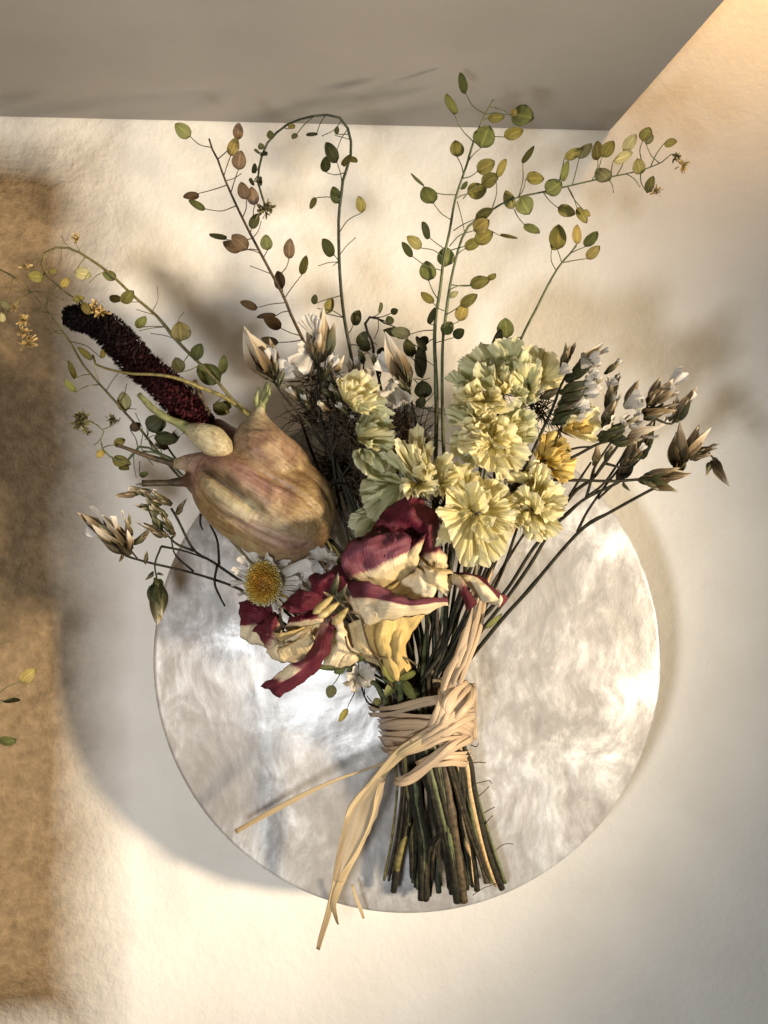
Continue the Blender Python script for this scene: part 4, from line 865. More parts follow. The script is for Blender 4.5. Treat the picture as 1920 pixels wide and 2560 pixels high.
# ------------------------------------------------------------------ the big spurred bud
def big_bud():
    m, nt, b_, out = nodes('bud_skin')
    n1 = noise_tex(nt, 110, 5, rough=.6, dist=.6); n3 = noise_tex(nt, 60, 2)
    tc = N(nt, 'ShaderNodeTexCoord'); m1 = N(nt, 'ShaderNodeMapping'); m1.inputs['Rotation'].default_value = (0, -.541, 0); nt.links.new(tc.outputs['Object'], m1.inputs[0])
    m2 = N(nt, 'ShaderNodeMapping'); m2.inputs['Scale'].default_value = (130, 1500, 1500); nt.links.new(m1.outputs[0], m2.inputs[0])
    n2 = N(nt, 'ShaderNodeTexNoise', i_Scale=1.0, i_Detail=5.0, i_Distortion=.5); nt.links.new(m2.outputs[0], n2.inputs['Vector'])
    at = N(nt, 'ShaderNodeVertexColor', layer_name='pigment')
    sp = N(nt, 'ShaderNodeSeparateColor'); nt.links.new(at.outputs[0], sp.inputs[0])
    base = ramp(nt, n1.outputs[0], [(.30, (.095, .055, .028)), (.45, (.19, .12, .048)), (.58, (.27, .19, .082)), (.72, (.27, .225, .13))])
    mauve = ramp(nt, n1.outputs[0], [(.3, (.17, .075, .085)), (.7, (.34, .19, .18))])
    f = math_n(nt, 'MULTIPLY_ADD', math_n(nt, 'SUBTRACT', n3.outputs[0], .5), 1.3, sp.outputs[0]); f = math_n(nt, 'MINIMUM', math_n(nt, 'MAXIMUM', f, 0), 1)
    c = mixc(nt, f, base, mauve)
    f2 = math_n(nt, 'MULTIPLY_ADD', math_n(nt, 'SUBTRACT', n1.outputs[0], .5), .6, sp.outputs[1]); f2 = math_n(nt, 'MINIMUM', math_n(nt, 'MAXIMUM', f2, 0), 1)
    c = mixc(nt, f2, c, (.44, .41, .26))
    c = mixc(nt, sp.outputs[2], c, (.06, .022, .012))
    n4 = noise_tex(nt, 320, 6, rough=.7, dist=.8)
    c = mixc(nt, .6, c, ramp(nt, n4.outputs[0], [(.34, (.42, .36, .34)), (.52, (1, 1, 1))]), 'MULTIPLY')
    c = mixc(nt, .55, c, ramp(nt, n2.outputs[0], [(.32, (.48, .38, .36)), (.56, (1, 1, 1))]), 'MULTIPLY')
    nt.links.new(c, b_.inputs['Base Color']); b_.inputs['Roughness'].default_value = .5
    bump(nt, b_, math_n(nt, 'MULTIPLY_ADD', n2.outputs[0], .45, n1.outputs[0]), .0007, .8)
    A0 = T('F', [(770, 545, 38)])[0]; A1 = T('F', [(1492, 985, 39)])[0]
    t = thing('spurred_bud', 'large ochre and mauve dried bud with long horn-like spurs', 'dried flower', W(*A1))
    p0, p1 = W(*A0), W(*A1); ax = (p1-p0); L = ax.length; ax.normalize()
    q = (UP-ax*UP.dot(ax)).normalized(); e = ax.cross(q)       # e points to the upper right or lower left
    if e.x < 0: e = -e
    k = .4521*wp(38)
    prof = [(0, 60), (.04, 135), (.11, 205), (.22, 256), (.35, 283), (.5, 288), (.64, 292), (.76, 272), (.86, 225), (.93, 160), (.98, 75), (1, 4)]
    P = spline([(a*100, r, 0) for a, r in prof], 60)
    bm = bmesh.new(); n = 96; prev = None; cl = bm.loops.layers.color.new('pigment'); pig = {}
    for i, (a, r, _) in enumerate(P):
        tt = a/100; ring = []
        for j in range(n):
            th = 2*PI*j/n-PI                                   # 0 faces the lens, + towards upper right
            rr = r*(1+.030*math.cos(5*th+.5)+.035*noise.noise((math.cos(th)*1.2, math.sin(th)*1.2, tt*2.2+4)))
            # long folds of the overlapping petals
            def fold(th0, t0, t1, wd, dep, drift=0.0):
                d_ = (th-th0-drift*(tt-t0)); en = max(0, min(1, (tt-t0)/.08))*max(0, min(1, (t1-tt)/.12))
                return dep*en*math.exp(-(d_/wd)**2)
            g = fold(-.05, .06, .62, .12, -62, -.35)
            g += fold(-.30, .10, .66, .22, 7, -.3)+fold(.22, .06, .66, .22, 30, -.25)
            g += fold(.42, .40, .92, .05, -16, .15)+fold(.52, .38, .95, .06, 16, .15)+fold(.28, .45, .85, .05, 14, .5)
            g += fold(.95, .10, 1.0, .07, -24, .1)+fold(-.75, .15, 1.0, .07, -18, .25)+fold(-.50, .50, 1.0, .06, -14, .5)+fold(1.25, .05, .9, .10, 8, 0)
            p = p0+ax*L*tt+(q*math.cos(th)+e*math.sin(th))*(rr+g)*k
            v = bm.verts.new(p); ring.append(v)
            mv = 1.0*math.exp(-((th-.30)/.26)**2)*max(0, 1-abs(tt-.38)/.42)+.8*math.exp(-((th+.5)/.22)**2)*max(0, 1-abs(tt-.6)/.4)+.9*max(0, 1-tt/.20)
            cr = .95*math.exp(-((th+.32)/.24)**2)*max(0, 1-abs(tt-.42)/.36)
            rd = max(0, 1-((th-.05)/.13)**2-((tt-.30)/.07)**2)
            dk_ = 1.0*math.exp(-((th+.05+.35*(tt-.06))/.09)**2)*(1 if .08 < tt < .45 else 0)  # shade of the main fold put into the colour, dark along its groove
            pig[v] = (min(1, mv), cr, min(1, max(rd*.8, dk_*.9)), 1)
        if prev:
            for j in range(n): bm.faces.new((prev[j], prev[(j+1) % n], ring[(j+1) % n], ring[j]))
        prev = ring
    bm.verts.index_update(); src = [(v.co.copy(), pig[v]) for v in bm.verts]
    bmesh.ops.holes_fill(bm, edges=bm.edges[:], sides=0)
    def spur(pts, cols, bm, n=20, keep=True):
        i0 = len(bm.verts); pp = T('F', pts); tube(bm, [(a, b, h, r*.4521) for a, b, h, r in pp], n, 46, bump=.04); bm.verts.ensure_lookup_table()
        for i in range(i0, len(bm.verts)):
            x = (i-i0)//n/46*(len(cols)-1); k_ = min(int(x), len(cols)-2); fr = min(1, x-k_)
            src.append((bm.verts[i].co.copy(), tuple(u_+(v_-u_)*fr for u_, v_ in zip(cols[k_], cols[k_+1]))+(1,)))
    spur([(1180,640,40,200),(1130,550,41,190),(1095,460,42,155),(1086,395,42,116),(1090,338,42,68),(1100,295,42,36),(1114,250,42,24)], [(.1,0,0),(.35,0,0),(.5,.1,0),(.3,.4,0),(0,.7,0)], bm)
    spur([(1230,740,37,120),(1262,650,39,150),(1222,545,41,130),(1165,445,42,90),(1125,350,42,48),(1110,290,42,24)], [(.1,0,0),(.2,0,0),(.3,0,0),(.3,.1,0),(.1,.5,0)], bm)
    spur([(960,560,42,130),(870,580,41,92),(775,572,41,66),(715,568,40,50),(655,572,39,34),(600,564,38,16)], [(.9,0,0),(1,.1,0),(.8,.3,0),(.2,.9,0)], bm)
    spur([(900,720,39,150),(800,670,39,108),(735,662,40,62),(690,672,40,34),(630,676,40,18)], [(.7,.1,0),(.7,0,.1),(.2,0,.9),(0,0,1)], bm)
    def fuse(bm, vox, it):
        from mathutils.kdtree import KDTree
        bmesh.ops.recalc_face_normals(bm, faces=bm.faces)
        ob = bpy.data.objects.new('fuse_tmp', mesh(bm)); COL.objects.link(ob)
        md = ob.modifiers.new('r', 'REMESH'); md.mode = 'VOXEL'; md.voxel_size = vox
        ms = ob.modifiers.new('s', 'SMOOTH'); ms.iterations = it; ms.factor = .5
        dg = bpy.context.evaluated_depsgraph_get(); me = bpy.data.meshes.new_from_object(ob.evaluated_get(dg)); bpy.data.objects.remove(ob)
        kd = KDTree(len(src))
        for i, (c_, _) in enumerate(src): kd.insert(c_, i)
        kd.balance(); ca = me.color_attributes.new('pigment', 'FLOAT_COLOR', 'POINT'); me.materials.clear()
        for v in me.vertices:
            acc = [0, 0, 0]; w_ = 0
            for _, i, d_ in kd.find_n(v.co, 5):
                q_ = 1/(d_+1e-4)**2; w_ += q_
                for z in range(3): acc[z] += src[i][1][z]*q_
            ca.data[v.index].color = (*[x/w_ for x in acc], 1)
        me.polygons.foreach_set('use_smooth', [True]*len(me.polygons)); return me
    link('bud_body', fuse(bm, .00032, 5), m, t)
    for nm, pts, cols in (('petal', [(990,510,40,85),(960,440,40,62),(915,395,39,46),(868,362,38,40),(835,345,37,20)], [(.7,0,0),(.9,0,0),(.6,0,.5),(.5,0,.8)]),
                      ('spur', [(930,535,43,40),(893,487,45,70),(840,445,46,84),(778,412,46,68),(715,382,45,38)], [(.2,.2,0),(0,.6,0),(0,.95,0),(0,1,0)])):
        bm = bmesh.new(); src.clear(); spur(pts, cols, bm); link(nm, fuse(bm, .00032, 4), m, t)
    gr = plant_mat('spur_green', (.10, .11, .045), (.24, .25, .11), 700, .5)
    def tip(pts, mat): 
        bm = bmesh.new(); tube(bm, [(a, b, h, r*.4521) for a, b, h, r in T('F', pts)], 10, bump=.2); obj('spur_tip', bm, mat, t)
    tip([(725,388,45,38),(660,352,45,24),(600,325,45,20),(520,275,45,19),(470,225,45,17),(435,188,45,16)], gr)
    tip([(1105,285,42,30),(1120,225,42,17),(1128,190,42,15),(1150,130,42,15)], gr); tip([(1105,270,42,18),(1085,220,42,16),(1100,150,43,5)], gr); tip([(1120,240,42,16),(1150,200,43,14),(1160,150,43,5)], gr)
    tip([(640,572,39,26),(560,555,39,17),(480,530,40,14),(400,500,40,12),(310,468,40,11)], STEM['b']); tip([(630,560,39,15),(540,515,39,7),(460,505,39,5)], STEM['g'])
    tip([(740,665,40,56),(690,672,40,32),(640,676,40,22),(550,680,40,18),(455,682,40,18)], STEM['b'])
    tip([(850,360,38,26),(815,300,39,22),(775,200,40,17),(745,110,40,10)], STEM['b'])
    bm = bmesh.new()
    for i in range(14): thin_curve(bm, (*T('F', [(458, 682)])[0], 40), (*T('F', [(440+random.uniform(-25, 20), 680+random.uniform(-30, 25))])[0], 40+random.uniform(-.8, .8)), .9, .4)
    obj('frayed_tip', bm, STEM['b'], t)
    bm = bmesh.new(); tube(bm, full_stem(T('F', [(1480,985,35),(1560,1060,31)])+[(900,1440,29),(980,1620,28)], 3, 5, 6, 1)); obj('stem', bm, STEM['d'], t)
big_bud()

# ------------------------------------------------------------------ red and cream roses: petals between two traced edges
def petal_mat(name, cream=(.74, .64, .45), deep=(.085, .007, .018), mid=(.27, .065, .085), pale=(.66, .47, .36)):
    m, nt, b, out = nodes(name)
    at = N(nt, 'ShaderNodeVertexColor', layer_name='pigment'); sp = N(nt, 'ShaderNodeSeparateColor'); nt.links.new(at.outputs[0], sp.inputs[0])
    uv = N(nt, 'ShaderNodeUVMap'); mp = N(nt, 'ShaderNodeMapping'); mp.inputs['Scale'].default_value = (34, 1.6, 1); nt.links.new(uv.outputs[0], mp.inputs[0])
    oi = N(nt, 'ShaderNodeObjectInfo')
    v = N(nt, 'ShaderNodeTexNoise', i_Scale=1.0, i_Detail=5.0, i_Distortion=.4, noise_dimensions='4D'); nt.links.new(mp.outputs[0], v.inputs['Vector']); nt.links.new(math_n(nt, 'MULTIPLY', oi.outputs['Random'], 30), v.inputs['W'])
    n = noise_tex(nt, 330, 5, rough=.65); nl = noise_tex(nt, 130, 3)
    f = math_n(nt, 'MULTIPLY_ADD', math_n(nt, 'SUBTRACT', v.outputs[0], .5), .9, sp.outputs[0])
    f = math_n(nt, 'MULTIPLY_ADD', math_n(nt, 'SUBTRACT', n.outputs[0], .5), .5, f)
    f = math_n(nt, 'MULTIPLY_ADD', math_n(nt, 'SUBTRACT', nl.outputs[0], .5), 1.0, f)
    yel = mixc(nt, sp.outputs[1], cream, (.58, .43, .17))
    r = N(nt, 'ShaderNodeValToRGB'); el = r.color_ramp.elements
    el[0].position = .25; el[0].color = (0, 0, 0, 1); el[1].position = .66; el[1].color = (1, 1, 1, 1); nt.links.new(f, r.inputs[0])
    red = ramp(nt, f, [(.45, mid), (.62, (.155, .020, .036)), (.95, deep)])
    red = mixc(nt, sp.outputs[2], red, (.21, .075, .105))
    c = mixc(nt, r.outputs[0], yel, red)
    c = mixc(nt, .38, c, ramp(nt, v.outputs[0], [(.3, (.5, .45, .42)), (.6, (1, 1, 1))]), 'MULTIPLY')
    nt.links.new(c, b.inputs['Base Color']); b.inputs['Roughness'].default_value = .6; b.inputs['Specular IOR Level'].default_value = .3
    bump(nt, b, math_n(nt, 'MULTIPLY_ADD', n.outputs[0], .5, v.outputs[0]), .0003, .9)
    translucent(nt, b, out, c, .16)
    return m
ROSE = petal_mat('rose_petal')
def petal2(parent, reg, Lp, Rp, red, bulge=3.0, yel=0.3, mauve=0.0, crump=1.0, curl=0.0, name='petal', mat=None, nu=18, nv=26):
    """Lp, Rp: edge traces base to tip (x,y,h). red(a,t) -> 0 cream .. 1 maroon"""
    A = spline(T(reg, Lp), nv); B = spline(T(reg, Rp), nv); sd = random.random()*60
    bm = bmesh.new(); uvl = bm.loops.layers.uv.new('UVMap'); cl = bm.loops.layers.color.new('pigment')
    V = []; pig = {}
    for j in range(nv):
        t = j/(nv-1); row = []
        for i in range(nu):
            a = i/(nu-1); x = a*2-1
            u = A[j][0]+(B[j][0]-A[j][0])*a; v = A[j][1]+(B[j][1]-A[j][1])*a; h = A[j][2]+(B[j][2]-A[j][2])*a
            h += bulge*(1-x*x)*math.sin(PI*(.12+.76*t))
            h += crump*(2.4*noise.noise((u*.018+sd, v*.018, 0))+.85*noise.noise((u*.05+sd, v*.05, 5))+.45*noise.noise((u*.13+sd, v*.13, 8)))
            h += curl*(abs(x)**4)
            ed = (abs(x)**6)+(t**10)
            u += crump*ed*8*noise.noise((v*.04+sd, u*.05, 2)); v += crump*ed*8*noise.noise((v*.04+sd, u*.05, 9))
            vt = bm.verts.new(W(u, v, h)); row.append(vt)
            pig[vt] = (max(0, min(1, red(a, t))), yel if not callable(yel) else yel(a, t), mauve, 1)
        V.append(row)
    for j in range(nv-1):
        for i in range(nu-1):
            f = bm.faces.new((V[j][i], V[j][i+1], V[j+1][i+1], V[j+1][i]))
            for l, (a, b_) in zip(f.loops, ((i, j), (i+1, j), (i+1, j+1), (i, j+1))):
                l[uvl].uv = (a/(nu-1), b_/(nv-1)); l[cl] = pig[l.vert]
    me = mesh(bm)
    o = link(name, me, mat or ROSE, parent)
    md = o.modifiers.new('thickness', 'SOLIDIFY'); md.thickness = .00008; md.offset = 0
    return o
tipred = lambda lo, hi: (lambda a, t: (t-lo)/(hi-lo))
full = lambda a, t: 1.0
none = lambda a, t: 0.0
def rose_main():
    rows = full_stem(T('G', [(985,1235,36),(990,1330,33)])+[(1010,1790,31)], 13, 9, 8, 0)
    t = thing('open_rose', 'open cream rose with maroon petal edges under the centre yellow heads', 'dried flower', W(*rows[-1][:3]), None)
    bm = bmesh.new(); tube(bm, rows, 9, bump=.1); obj('stem', bm, STEM['g'], t)
    # yellow outer trumpet of petals
    petal2(t, 'G', [(930,1235,38),(870,1150,40),(800,1040,43),(785,900,46)], [(985,1240,40),(975,1120,43),(970,1000,46),(990,880,49)], none, 3, 1.0)
    petal2(t, 'G', [(960,1240,39),(950,1120,43),(930,1000,46),(930,900,49)], [(1050,1170,37),(1015,1080,40),(1045,990,43),(1140,860,46)], none, 3.5, 1.0)
    petal2(t, 'G', [(880,1160,36),(720,1085,39),(680,1010,41),(655,930,43)], [(940,1200,37),(850,1060,41),(830,960,44),(800,880,47)], none, 3, .75)
    # back dark petals
    petal2(t, 'G', [(930,560,46),(835,420,49),(880,310,51),(970,235,52),(1040,205,52)], [(1120,520,46),(1195,420,49),(1182,310,51),(1140,235,52),(1090,208,52)], full, 3, 0, .0, 1.4)
    petal2(t, 'G', [(1060,640,48),(1090,520,51),(1110,440,53),(1150,380,54)], [(1255,610,46),(1235,540,49),(1205,460,51),(1165,370,53)], tipred(.1, .5), 2, .6, 0, 1.5)
    petal2(t, 'G', [(1050,620,49),(1000,570,54),(1020,510,55),(1085,440,55)], [(1090,620,49),(1080,560,55),(1110,490,56),(1150,390,56)], lambda a, t: .55+.5*t-.8*a*(1-t), 1.5, .7, 0, 1.2)
    # mauve maroon petal, yellow towards its base
    petal2(t, 'G', [(930,735,47),(790,700,51),(685,640,54),(655,540,56),(715,450,56)], [(1080,620,47),(1020,585,53),(1040,540,56),(1058,450,56),(1000,395,55)], lambda a, t: (t-.30)/.28, 3.5, lambda a, t: 1-t*1.4, .75, 1.2)
    petal2(t, 'G', [(700,460,54),(760,430,55),(830,400,55)], [(860,560,56),(960,520,57),(1055,440,56)], full, 2, 0, .55, 1.3)
    # cream fold and inner triangle
    petal2(t, 'G', [(930,740,49),(985,690,50),(1040,640,51),(1085,600,51)], [(1130,800,51),(1190,745,52),(1150,660,53),(1125,640,53)], none, 2.5, .15, 0, .8)
    petal2(t, 'G', [(1080,650,50),(1070,590,51),(1095,562,51)], [(1260,770,50),(1270,690,51),(1200,610,51)], lambda a, t: .15, 3, .6, 0, 1.6)
    petal2(t, 'G', [(1085,570,51),(1160,590,51),(1255,605,50)], [(1105,640,52),(1190,640,53),(1290,640,52)], lambda a, t: .2*a, 1.5, .8, 0, 1.3)
    # broad lower petal, maroon along its upper rim
    petal2(t, 'G', [(790,930,49),(900,905,50),(1080,870,50),(1258,820,48)], [(672,660,54),(800,680,56),(1040,775,55),(1252,762,50)], lambda a, t: (a-.42)/.22+.35*(t>.8)*(t-.8), 3, lambda a, t: .5*(1-a), .6, 1.0)
    petal2(t, 'G', [(690,770,50),(720,830,49),(790,930,48)], [(780,700,52),(850,760,52),(900,850,51)], lambda a, t: .8-.9*t, 2, .2, .2, 1.0)
    # curled petal at the right
    petal2(t, 'G', [(1240,720,47),(1300,700,49),(1330,760,50),(1365,845,50)], [(1265,640,48),(1320,650,52),(1390,760,52),(1415,810,50)], lambda a, t: .25+t*1.2, 2.5, .2, 0, .8)
    petal2(t, 'G', [(1280,700,46),(1360,700,47),(1450,800,47),(1475,775,46)], [(1270,630,47),(1420,640,48),(1530,730,48),(1570,800,46)], lambda a, t: (a-.70)/.12, 3, .1, 0, 1.0)
    petal2(t, 'G', [(1440,720,45),(1465,770,45),(1480,800,44)], [(1540,720,45),(1575,780,45),(1555,835,44)], lambda a, t: .9*(a > .85), 2, .05, 0, 1.2)
    for b, e_ in (((1000,1240,36),(1075,1330,40)),((960,1240,36),(900,1320,37)),((1000,1230,38),(1060,1180,42)),((960,1220,38),(880,1130,43))):
        q = T('G', [b, e_]); pod(t, q[0], q[1], 22, 'g', name='sepal')
rose_main()
def rose_left():
    rows = full_stem(T('G', [(640,1130,36),(760,1180,33),(860,1270,30)])+[(985,1790,27)], 15, 6, 6, 0)
    t = thing('half_open_rose', 'half-open rose with a long maroon petal hanging over the disc at lower left', 'dried flower', W(*rows[-1][:3]), None)
    bm = bmesh.new(); tube(bm, rows, 8, bump=.1); obj('stem', bm, STEM['g'], t)
    petal2(t, 'G', [(560,1110,36),(420,1130,37),(300,1130,36),(240,1080,35)], [(640,960,41),(520,930,43),(380,960,43),(250,985,41)], none, 4, .25, 0, 1.2)
    petal2(t, 'G', [(330,1060,38),(270,1055,39),(170,1030,40),(82,985,40)], [(340,930,42),(290,850,43),(180,770,43),(90,800,42)], lambda a, t: (a+.25*t-.42)/.2, 3, .1, 0, 1.2)
    petal2(t, 'G', [(340,1040,43),(270,1055,46),(215,1020,46),(172,950,45)], [(330,980,42),(318,930,47),(300,880,48),(255,860,46)], lambda a, t: .2+1.2*t, 2.5, .2, 0, 1.3)
    petal2(t, 'G', [(280,1040,44),(250,985,47),(230,955,48)], [(560,900,46),(480,925,49),(330,990,49)], none, 2.5, .95, 0, 1.4)
    petal2(t, 'G', [(320,1120,42),(290,1080,45),(330,1040,46)], [(540,1060,44),(510,1000,48),(480,960,49)], none, 2.5, .7, 0, 1.4)
    petal2(t, 'G', [(360,980,44),(340,920,47),(380,880,48)], [(560,960,46),(560,880,50),(570,830,50)], lambda a, t: (t-.35)/.3, 2.5, .5, 0, 1.5)
    petal2(t, 'G', [(540,860,47),(460,850,49),(390,850,50),(318,832,49)], [(560,760,47),(500,735,49),(430,735,50),(400,745,49)], full, 2.5, 0, .15, 1.2)
    petal2(t, 'G', [(560,800,46),(520,770,48),(485,720,49),(490,645,48)], [(700,700,47),(690,640,50),(650,590,50),(560,640,49)], full, 3, 0, .1, 1.2)
    petal2(t, 'G', [(560,880,48),(510,990,51),(480,1080,52),(350,1160,51),(205,1258,48)], [(650,880,48),(600,1000,51),(585,1090,51),(470,1230,50),(300,1328,47)], lambda a, t: .85-.9*max(0, 1-abs(t-.74)/.13)*(1-a*1.3)+(.3 if a > .5 else 0), 2.5, .2, .3, .9)
    petal2(t, 'G', [(560,1150,40),(580,1050,43),(600,960,46),(605,880,47)], [(650,1165,40),(720,1080,42),(690,990,46),(660,900,47)], lambda a, t: .9*(t > .75)*(a < .4), 3, .25, 0, 1.0)
    petal2(t, 'G', [(650,1000,46),(620,940,49),(600,880,50)], [(690,1000,46),(670,920,49),(650,850,50)], lambda a, t: .4+.5*t, 1.5, .2, 0, .8)
    petal2(t, 'G', [(590,1160,37),(650,1080,40),(720,1000,42)], [(660,1170,37),(760,1120,40),(800,1010,42)], none, 2.5, .6, 0, 1)
    for b, e_ in (((660,1150,38),(520,1160,36)),((680,1160,37),(620,1190,36)),((700,1130,40),(840,1070,42))):
        q = T('G', [b, e_]); pod(t, q[0], q[1], 20, 'g', name='sepal')
rose_left()

# ------------------------------------------------------------------ daisy
def daisy():
    c = T('G', [(222, 690, 44)])[0]; rows = full_stem([(c[0]+12, c[1]+8, 39), (760, 1560, 33), (880, 1680, 28)], 2, 4, 4, 1)
    t = thing('daisy', 'white daisy with a domed yellow centre under the large bud', 'dried flower', W(*rows[-1][:3]))
    bm = bmesh.new(); tube(bm, rows); obj('stem', bm, STEM['g'], t)
    cw = W(*c); k = .4461*wp(44); ax = Vector((-.12, -1, .05)).normalized(); e = Vector((1, -.12, 0)).normalized(); f = ax.cross(e).normalized()
    m = uv_mat('daisy_eye', [(0, (.22, .085, .008)), (.4, (.42, .20, .015)), (.7, (.58, .38, .06)), (.85, (.66, .58, .28)), (1, (.74, .72, .58))], .35, .6, .1)
    bm = bmesh.new(); uvl = bm.loops.layers.uv.new('UVMap')
    for i in range(330):
        rr = math.sqrt((i+.5)/330); a = i*2.39996
        p = cw+(e*math.cos(a)*100+f*math.sin(a)*125)*rr*k+ax*(38*(1-rr**2))*k
        d = (ax+(e*math.cos(a)+f*math.sin(a))*rr*.9+Vector((random.gauss(0, .18), 0, random.gauss(0, .18)))).normalized()
        L = random.uniform(12, 22)*k; x = d.orthogonal().normalized(); x = Matrix.Rotation(random.uniform(0, 6), 3, d) @ x; y = d.cross(x); w_ = random.uniform(4, 7)*k
        vb = [bm.verts.new(p+x*w_), bm.verts.new(p-x*.5*w_+y*.87*w_), bm.verts.new(p-x*.5*w_-y*.87*w_)]
        vt = [bm.verts.new(v.co+d*L+(v.co-p)*.5) for v in vb]
        tt = rr*.9+random.uniform(-.1, .1)
        for g in range(3):
            fc = bm.faces.new((vb[g], vb[(g+1) % 3], vt[(g+1) % 3], vt[g]))
            for l in fc.loops: l[uvl].uv = (random.random(), tt)
        fc = bm.faces.new(vt)
        for l in fc.loops: l[uvl].uv = (random.random(), tt)
    o = obj('yellow_centre', bm, m, t); o['kind'] = 'stuff'
    bm = bmesh.new()
    bmesh.ops.create_icosphere(bm, subdivisions=3, radius=1, matrix=Matrix.Translation(cw-ax*8*k) @ Matrix((e*95*k, f*120*k, ax*44*k)).transposed().to_4x4())
    obj('dome', bm, plant_mat('dome', (.30, .17, .03), (.5, .33, .06), 2000), t)
    P = [(-100,-100,-150,-170,.6),(-60,-120,-60,-190,.8),(0,-120,50,-170,.9),(70,-110,140,-120,.9),(100,-60,290,-90,.85),(105,-40,240,-40,.8),(110,0,230,10,.35),(110,25,225,45,.4),(105,50,200,80,.4),(90,80,170,130,.4),
         (60,110,100,165,.35),(40,120,60,190,.4),(-20,125,-60,190,.4),(-60,115,-100,150,.4),(-95,70,-165,55,.35),(-100,40,-160,80,.4),(-100,0,-185,-10,.3),(-100,-30,-180,-60,.3),(-95,-60,-190,-105,.35),(100,160,105,290,.28),(-40,130,-70,160,.5),(20,125,30,160,.5),(75,100,120,180,.3),(112,-15,235,-20,.4)]
    for x0, y0, x1, y1, wd in P:
        b = (c[0]+x0*.4461*.9, c[1]+y0*.4461*.9, 43+random.uniform(-.6, .6)); e_ = (c[0]+x1*.4461*.9, c[1]+y1*.4461*.9, 43+random.uniform(-2, 1.5))
        white_petal(t, b, e_, wd*1.5, random.uniform(-.5, .5))
    return t
daisy()

def white_cluster(label, c, petals, stemtr, slot, col='b', pods=()):
    rows = full_stem(stemtr, slot, 2, 3, 1)
    t = thing('white_blossom', label, 'dried flower', W(*rows[-1][:3]), 'small white blossoms')
    bm = bmesh.new(); tube(bm, rows, 6)
    for p in pods:
        q = T('G', [p[0:3], p[3:6], p[6:9]]); thin_curve(bm, q[0], q[1], 1.4, 1.0); pod(t, q[1], q[2], p[9]*.4461, p[10])
    obj('stem', bm, STEM[col], t)
    for p in petals:
        q = T('G', [p[0:3], p[3:6]]); white_petal(t, q[0], q[1], *(p[6:] or (1.2,)))
    return t
white_cluster('small white blossom hanging over the disc left of the raffia tie', None,
 [(745,1210,36,690,1300,40,1.0),(750,1210,36,770,1290,39,1.2),(760,1200,36,860,1170,39,1.1),(750,1200,36,700,1160,39,1.1),(770,1210,36,830,1260,38,1.2),(755,1190,36,790,1130,38,1.1),(740,1200,36,680,1230,38,1.0)],
 T('G', [(755,1210,35),(790,1330,31),(830,1375,29)])+[(985,1775,26)], 0, 'd',
 [(740,1290,33,690,1390,33,645,1462,33,36,'o'),(650,1200,33,610,1260,33,590,1330,33,56,'d'),(800,1320,31,835,1360,31,880,1350,31,40,'o'),(790,1330,31,790,1270,31,830,1240,31,36,'g')])
white_cluster('crumpled white blossom wedged between the large bud and the maroon petals', None,
 [(560,560,40,590,490,43,1.3),(570,560,40,640,530,43,1.2),(560,560,40,480,500,42,1.2),(560,580,40,600,620,43,1.2)],
 T('G', [(565,570,41),(600,700,37),(720,900,33)])+[(960,1700,26)], 2)

# foreground capsule bud on a wiry stem, close to the lens
def capsule():
    tr = T('G', [(600,740,66),(650,800,66),(700,850,65),(760,870,63),(780,930,60),(810,1030,52),(860,1110,45),(930,1240,38),(970,1330,33)])
    rows = full_stem(tr, 0, 2.4, 3.6, 0)
    t = thing('statice_sprig', 'blurred tan bud cluster on a wiry stem, nearest the camera over the roses', 'dried flower', W(*rows[-1][:3]))
    bm = bmesh.new(); tube(bm, rows, 7, bump=.15); tube(bm, [(*p, 3.2) for p in T('G', [(700,850,65),(740,855,65),(770,880,64),(785,915,63)])], 6)
    tube(bm, [(*p, 2.6) for p in T('G', [(680,990,52),(700,1060,50),(760,1090,47),(860,1110,45),(1000,1105,43),(1080,1150,40)])], 6)
    obj('stem', bm, STEM['b'], t)
    for pts in ([(610,760,66),(570,800,67),(525,840,68),(500,862,68)],[(640,800,66),(600,830,67),(550,868,68),(525,885,68)],[(690,830,66),(660,870,67),(625,905,67),(605,920,67)]):
        bm = bmesh.new(); tube(bm, [(*p, r_) for p, r_ in zip(T('G', pts), (4, 9, 10.5, 2))], 12, 14, bump=.06); obj('capsule', bm, CAPS, t)
    for b, e_, kd in (((610,770,66),(645,620,67),'g'),((640,790,66),(690,690,67),'g'),((620,770,66),(560,740,67),'b'),((650,800,66),(700,790,67),'b')):
        q = T('G', [b, e_]); bud(t, q[0], q[1], kd, 3, .12, 0, .7, .9)
CAPS = plant_mat('capsule_tan', (.20, .15, .05), (.52, .42, .20), 700, .5, .1)
capsule()

# ------------------------------------------------------------------ raffia
RAF = uv_mat('raffia', [(0, (.66, .51, .35)), (.5, (.74, .59, .42)), (1, (.68, .53, .37))], .3, .30, .3, (16, .5), .0003, 2)
RAFT = uv_mat('raffia_straw', [(0, (.60, .48, .29)), (.5, (.68, .56, .36)), (1, (.58, .44, .25))], .2, .38, .3, (9, .8), .0002, 2)
FILM = uv_mat('raffia_film', [(0, (.70, .59, .41)), (1, (.68, .56, .38))], .2, .3, .35, (9, .8), .0002, 2)
def see_through(m, amt):
    nt = m.node_tree; out = nt.nodes['Material Output']; src = out.inputs[0].links[0].from_socket
    tr = N(nt, 'ShaderNodeBsdfTransparent'); mx = N(nt, 'ShaderNodeMixShader'); mx.inputs[0].default_value = amt
    nt.links.new(src, mx.inputs[1]); nt.links.new(tr.outputs[0], mx.inputs[2]); nt.links.new(mx.outputs[0], out.inputs[0])
see_through(FILM, .58)
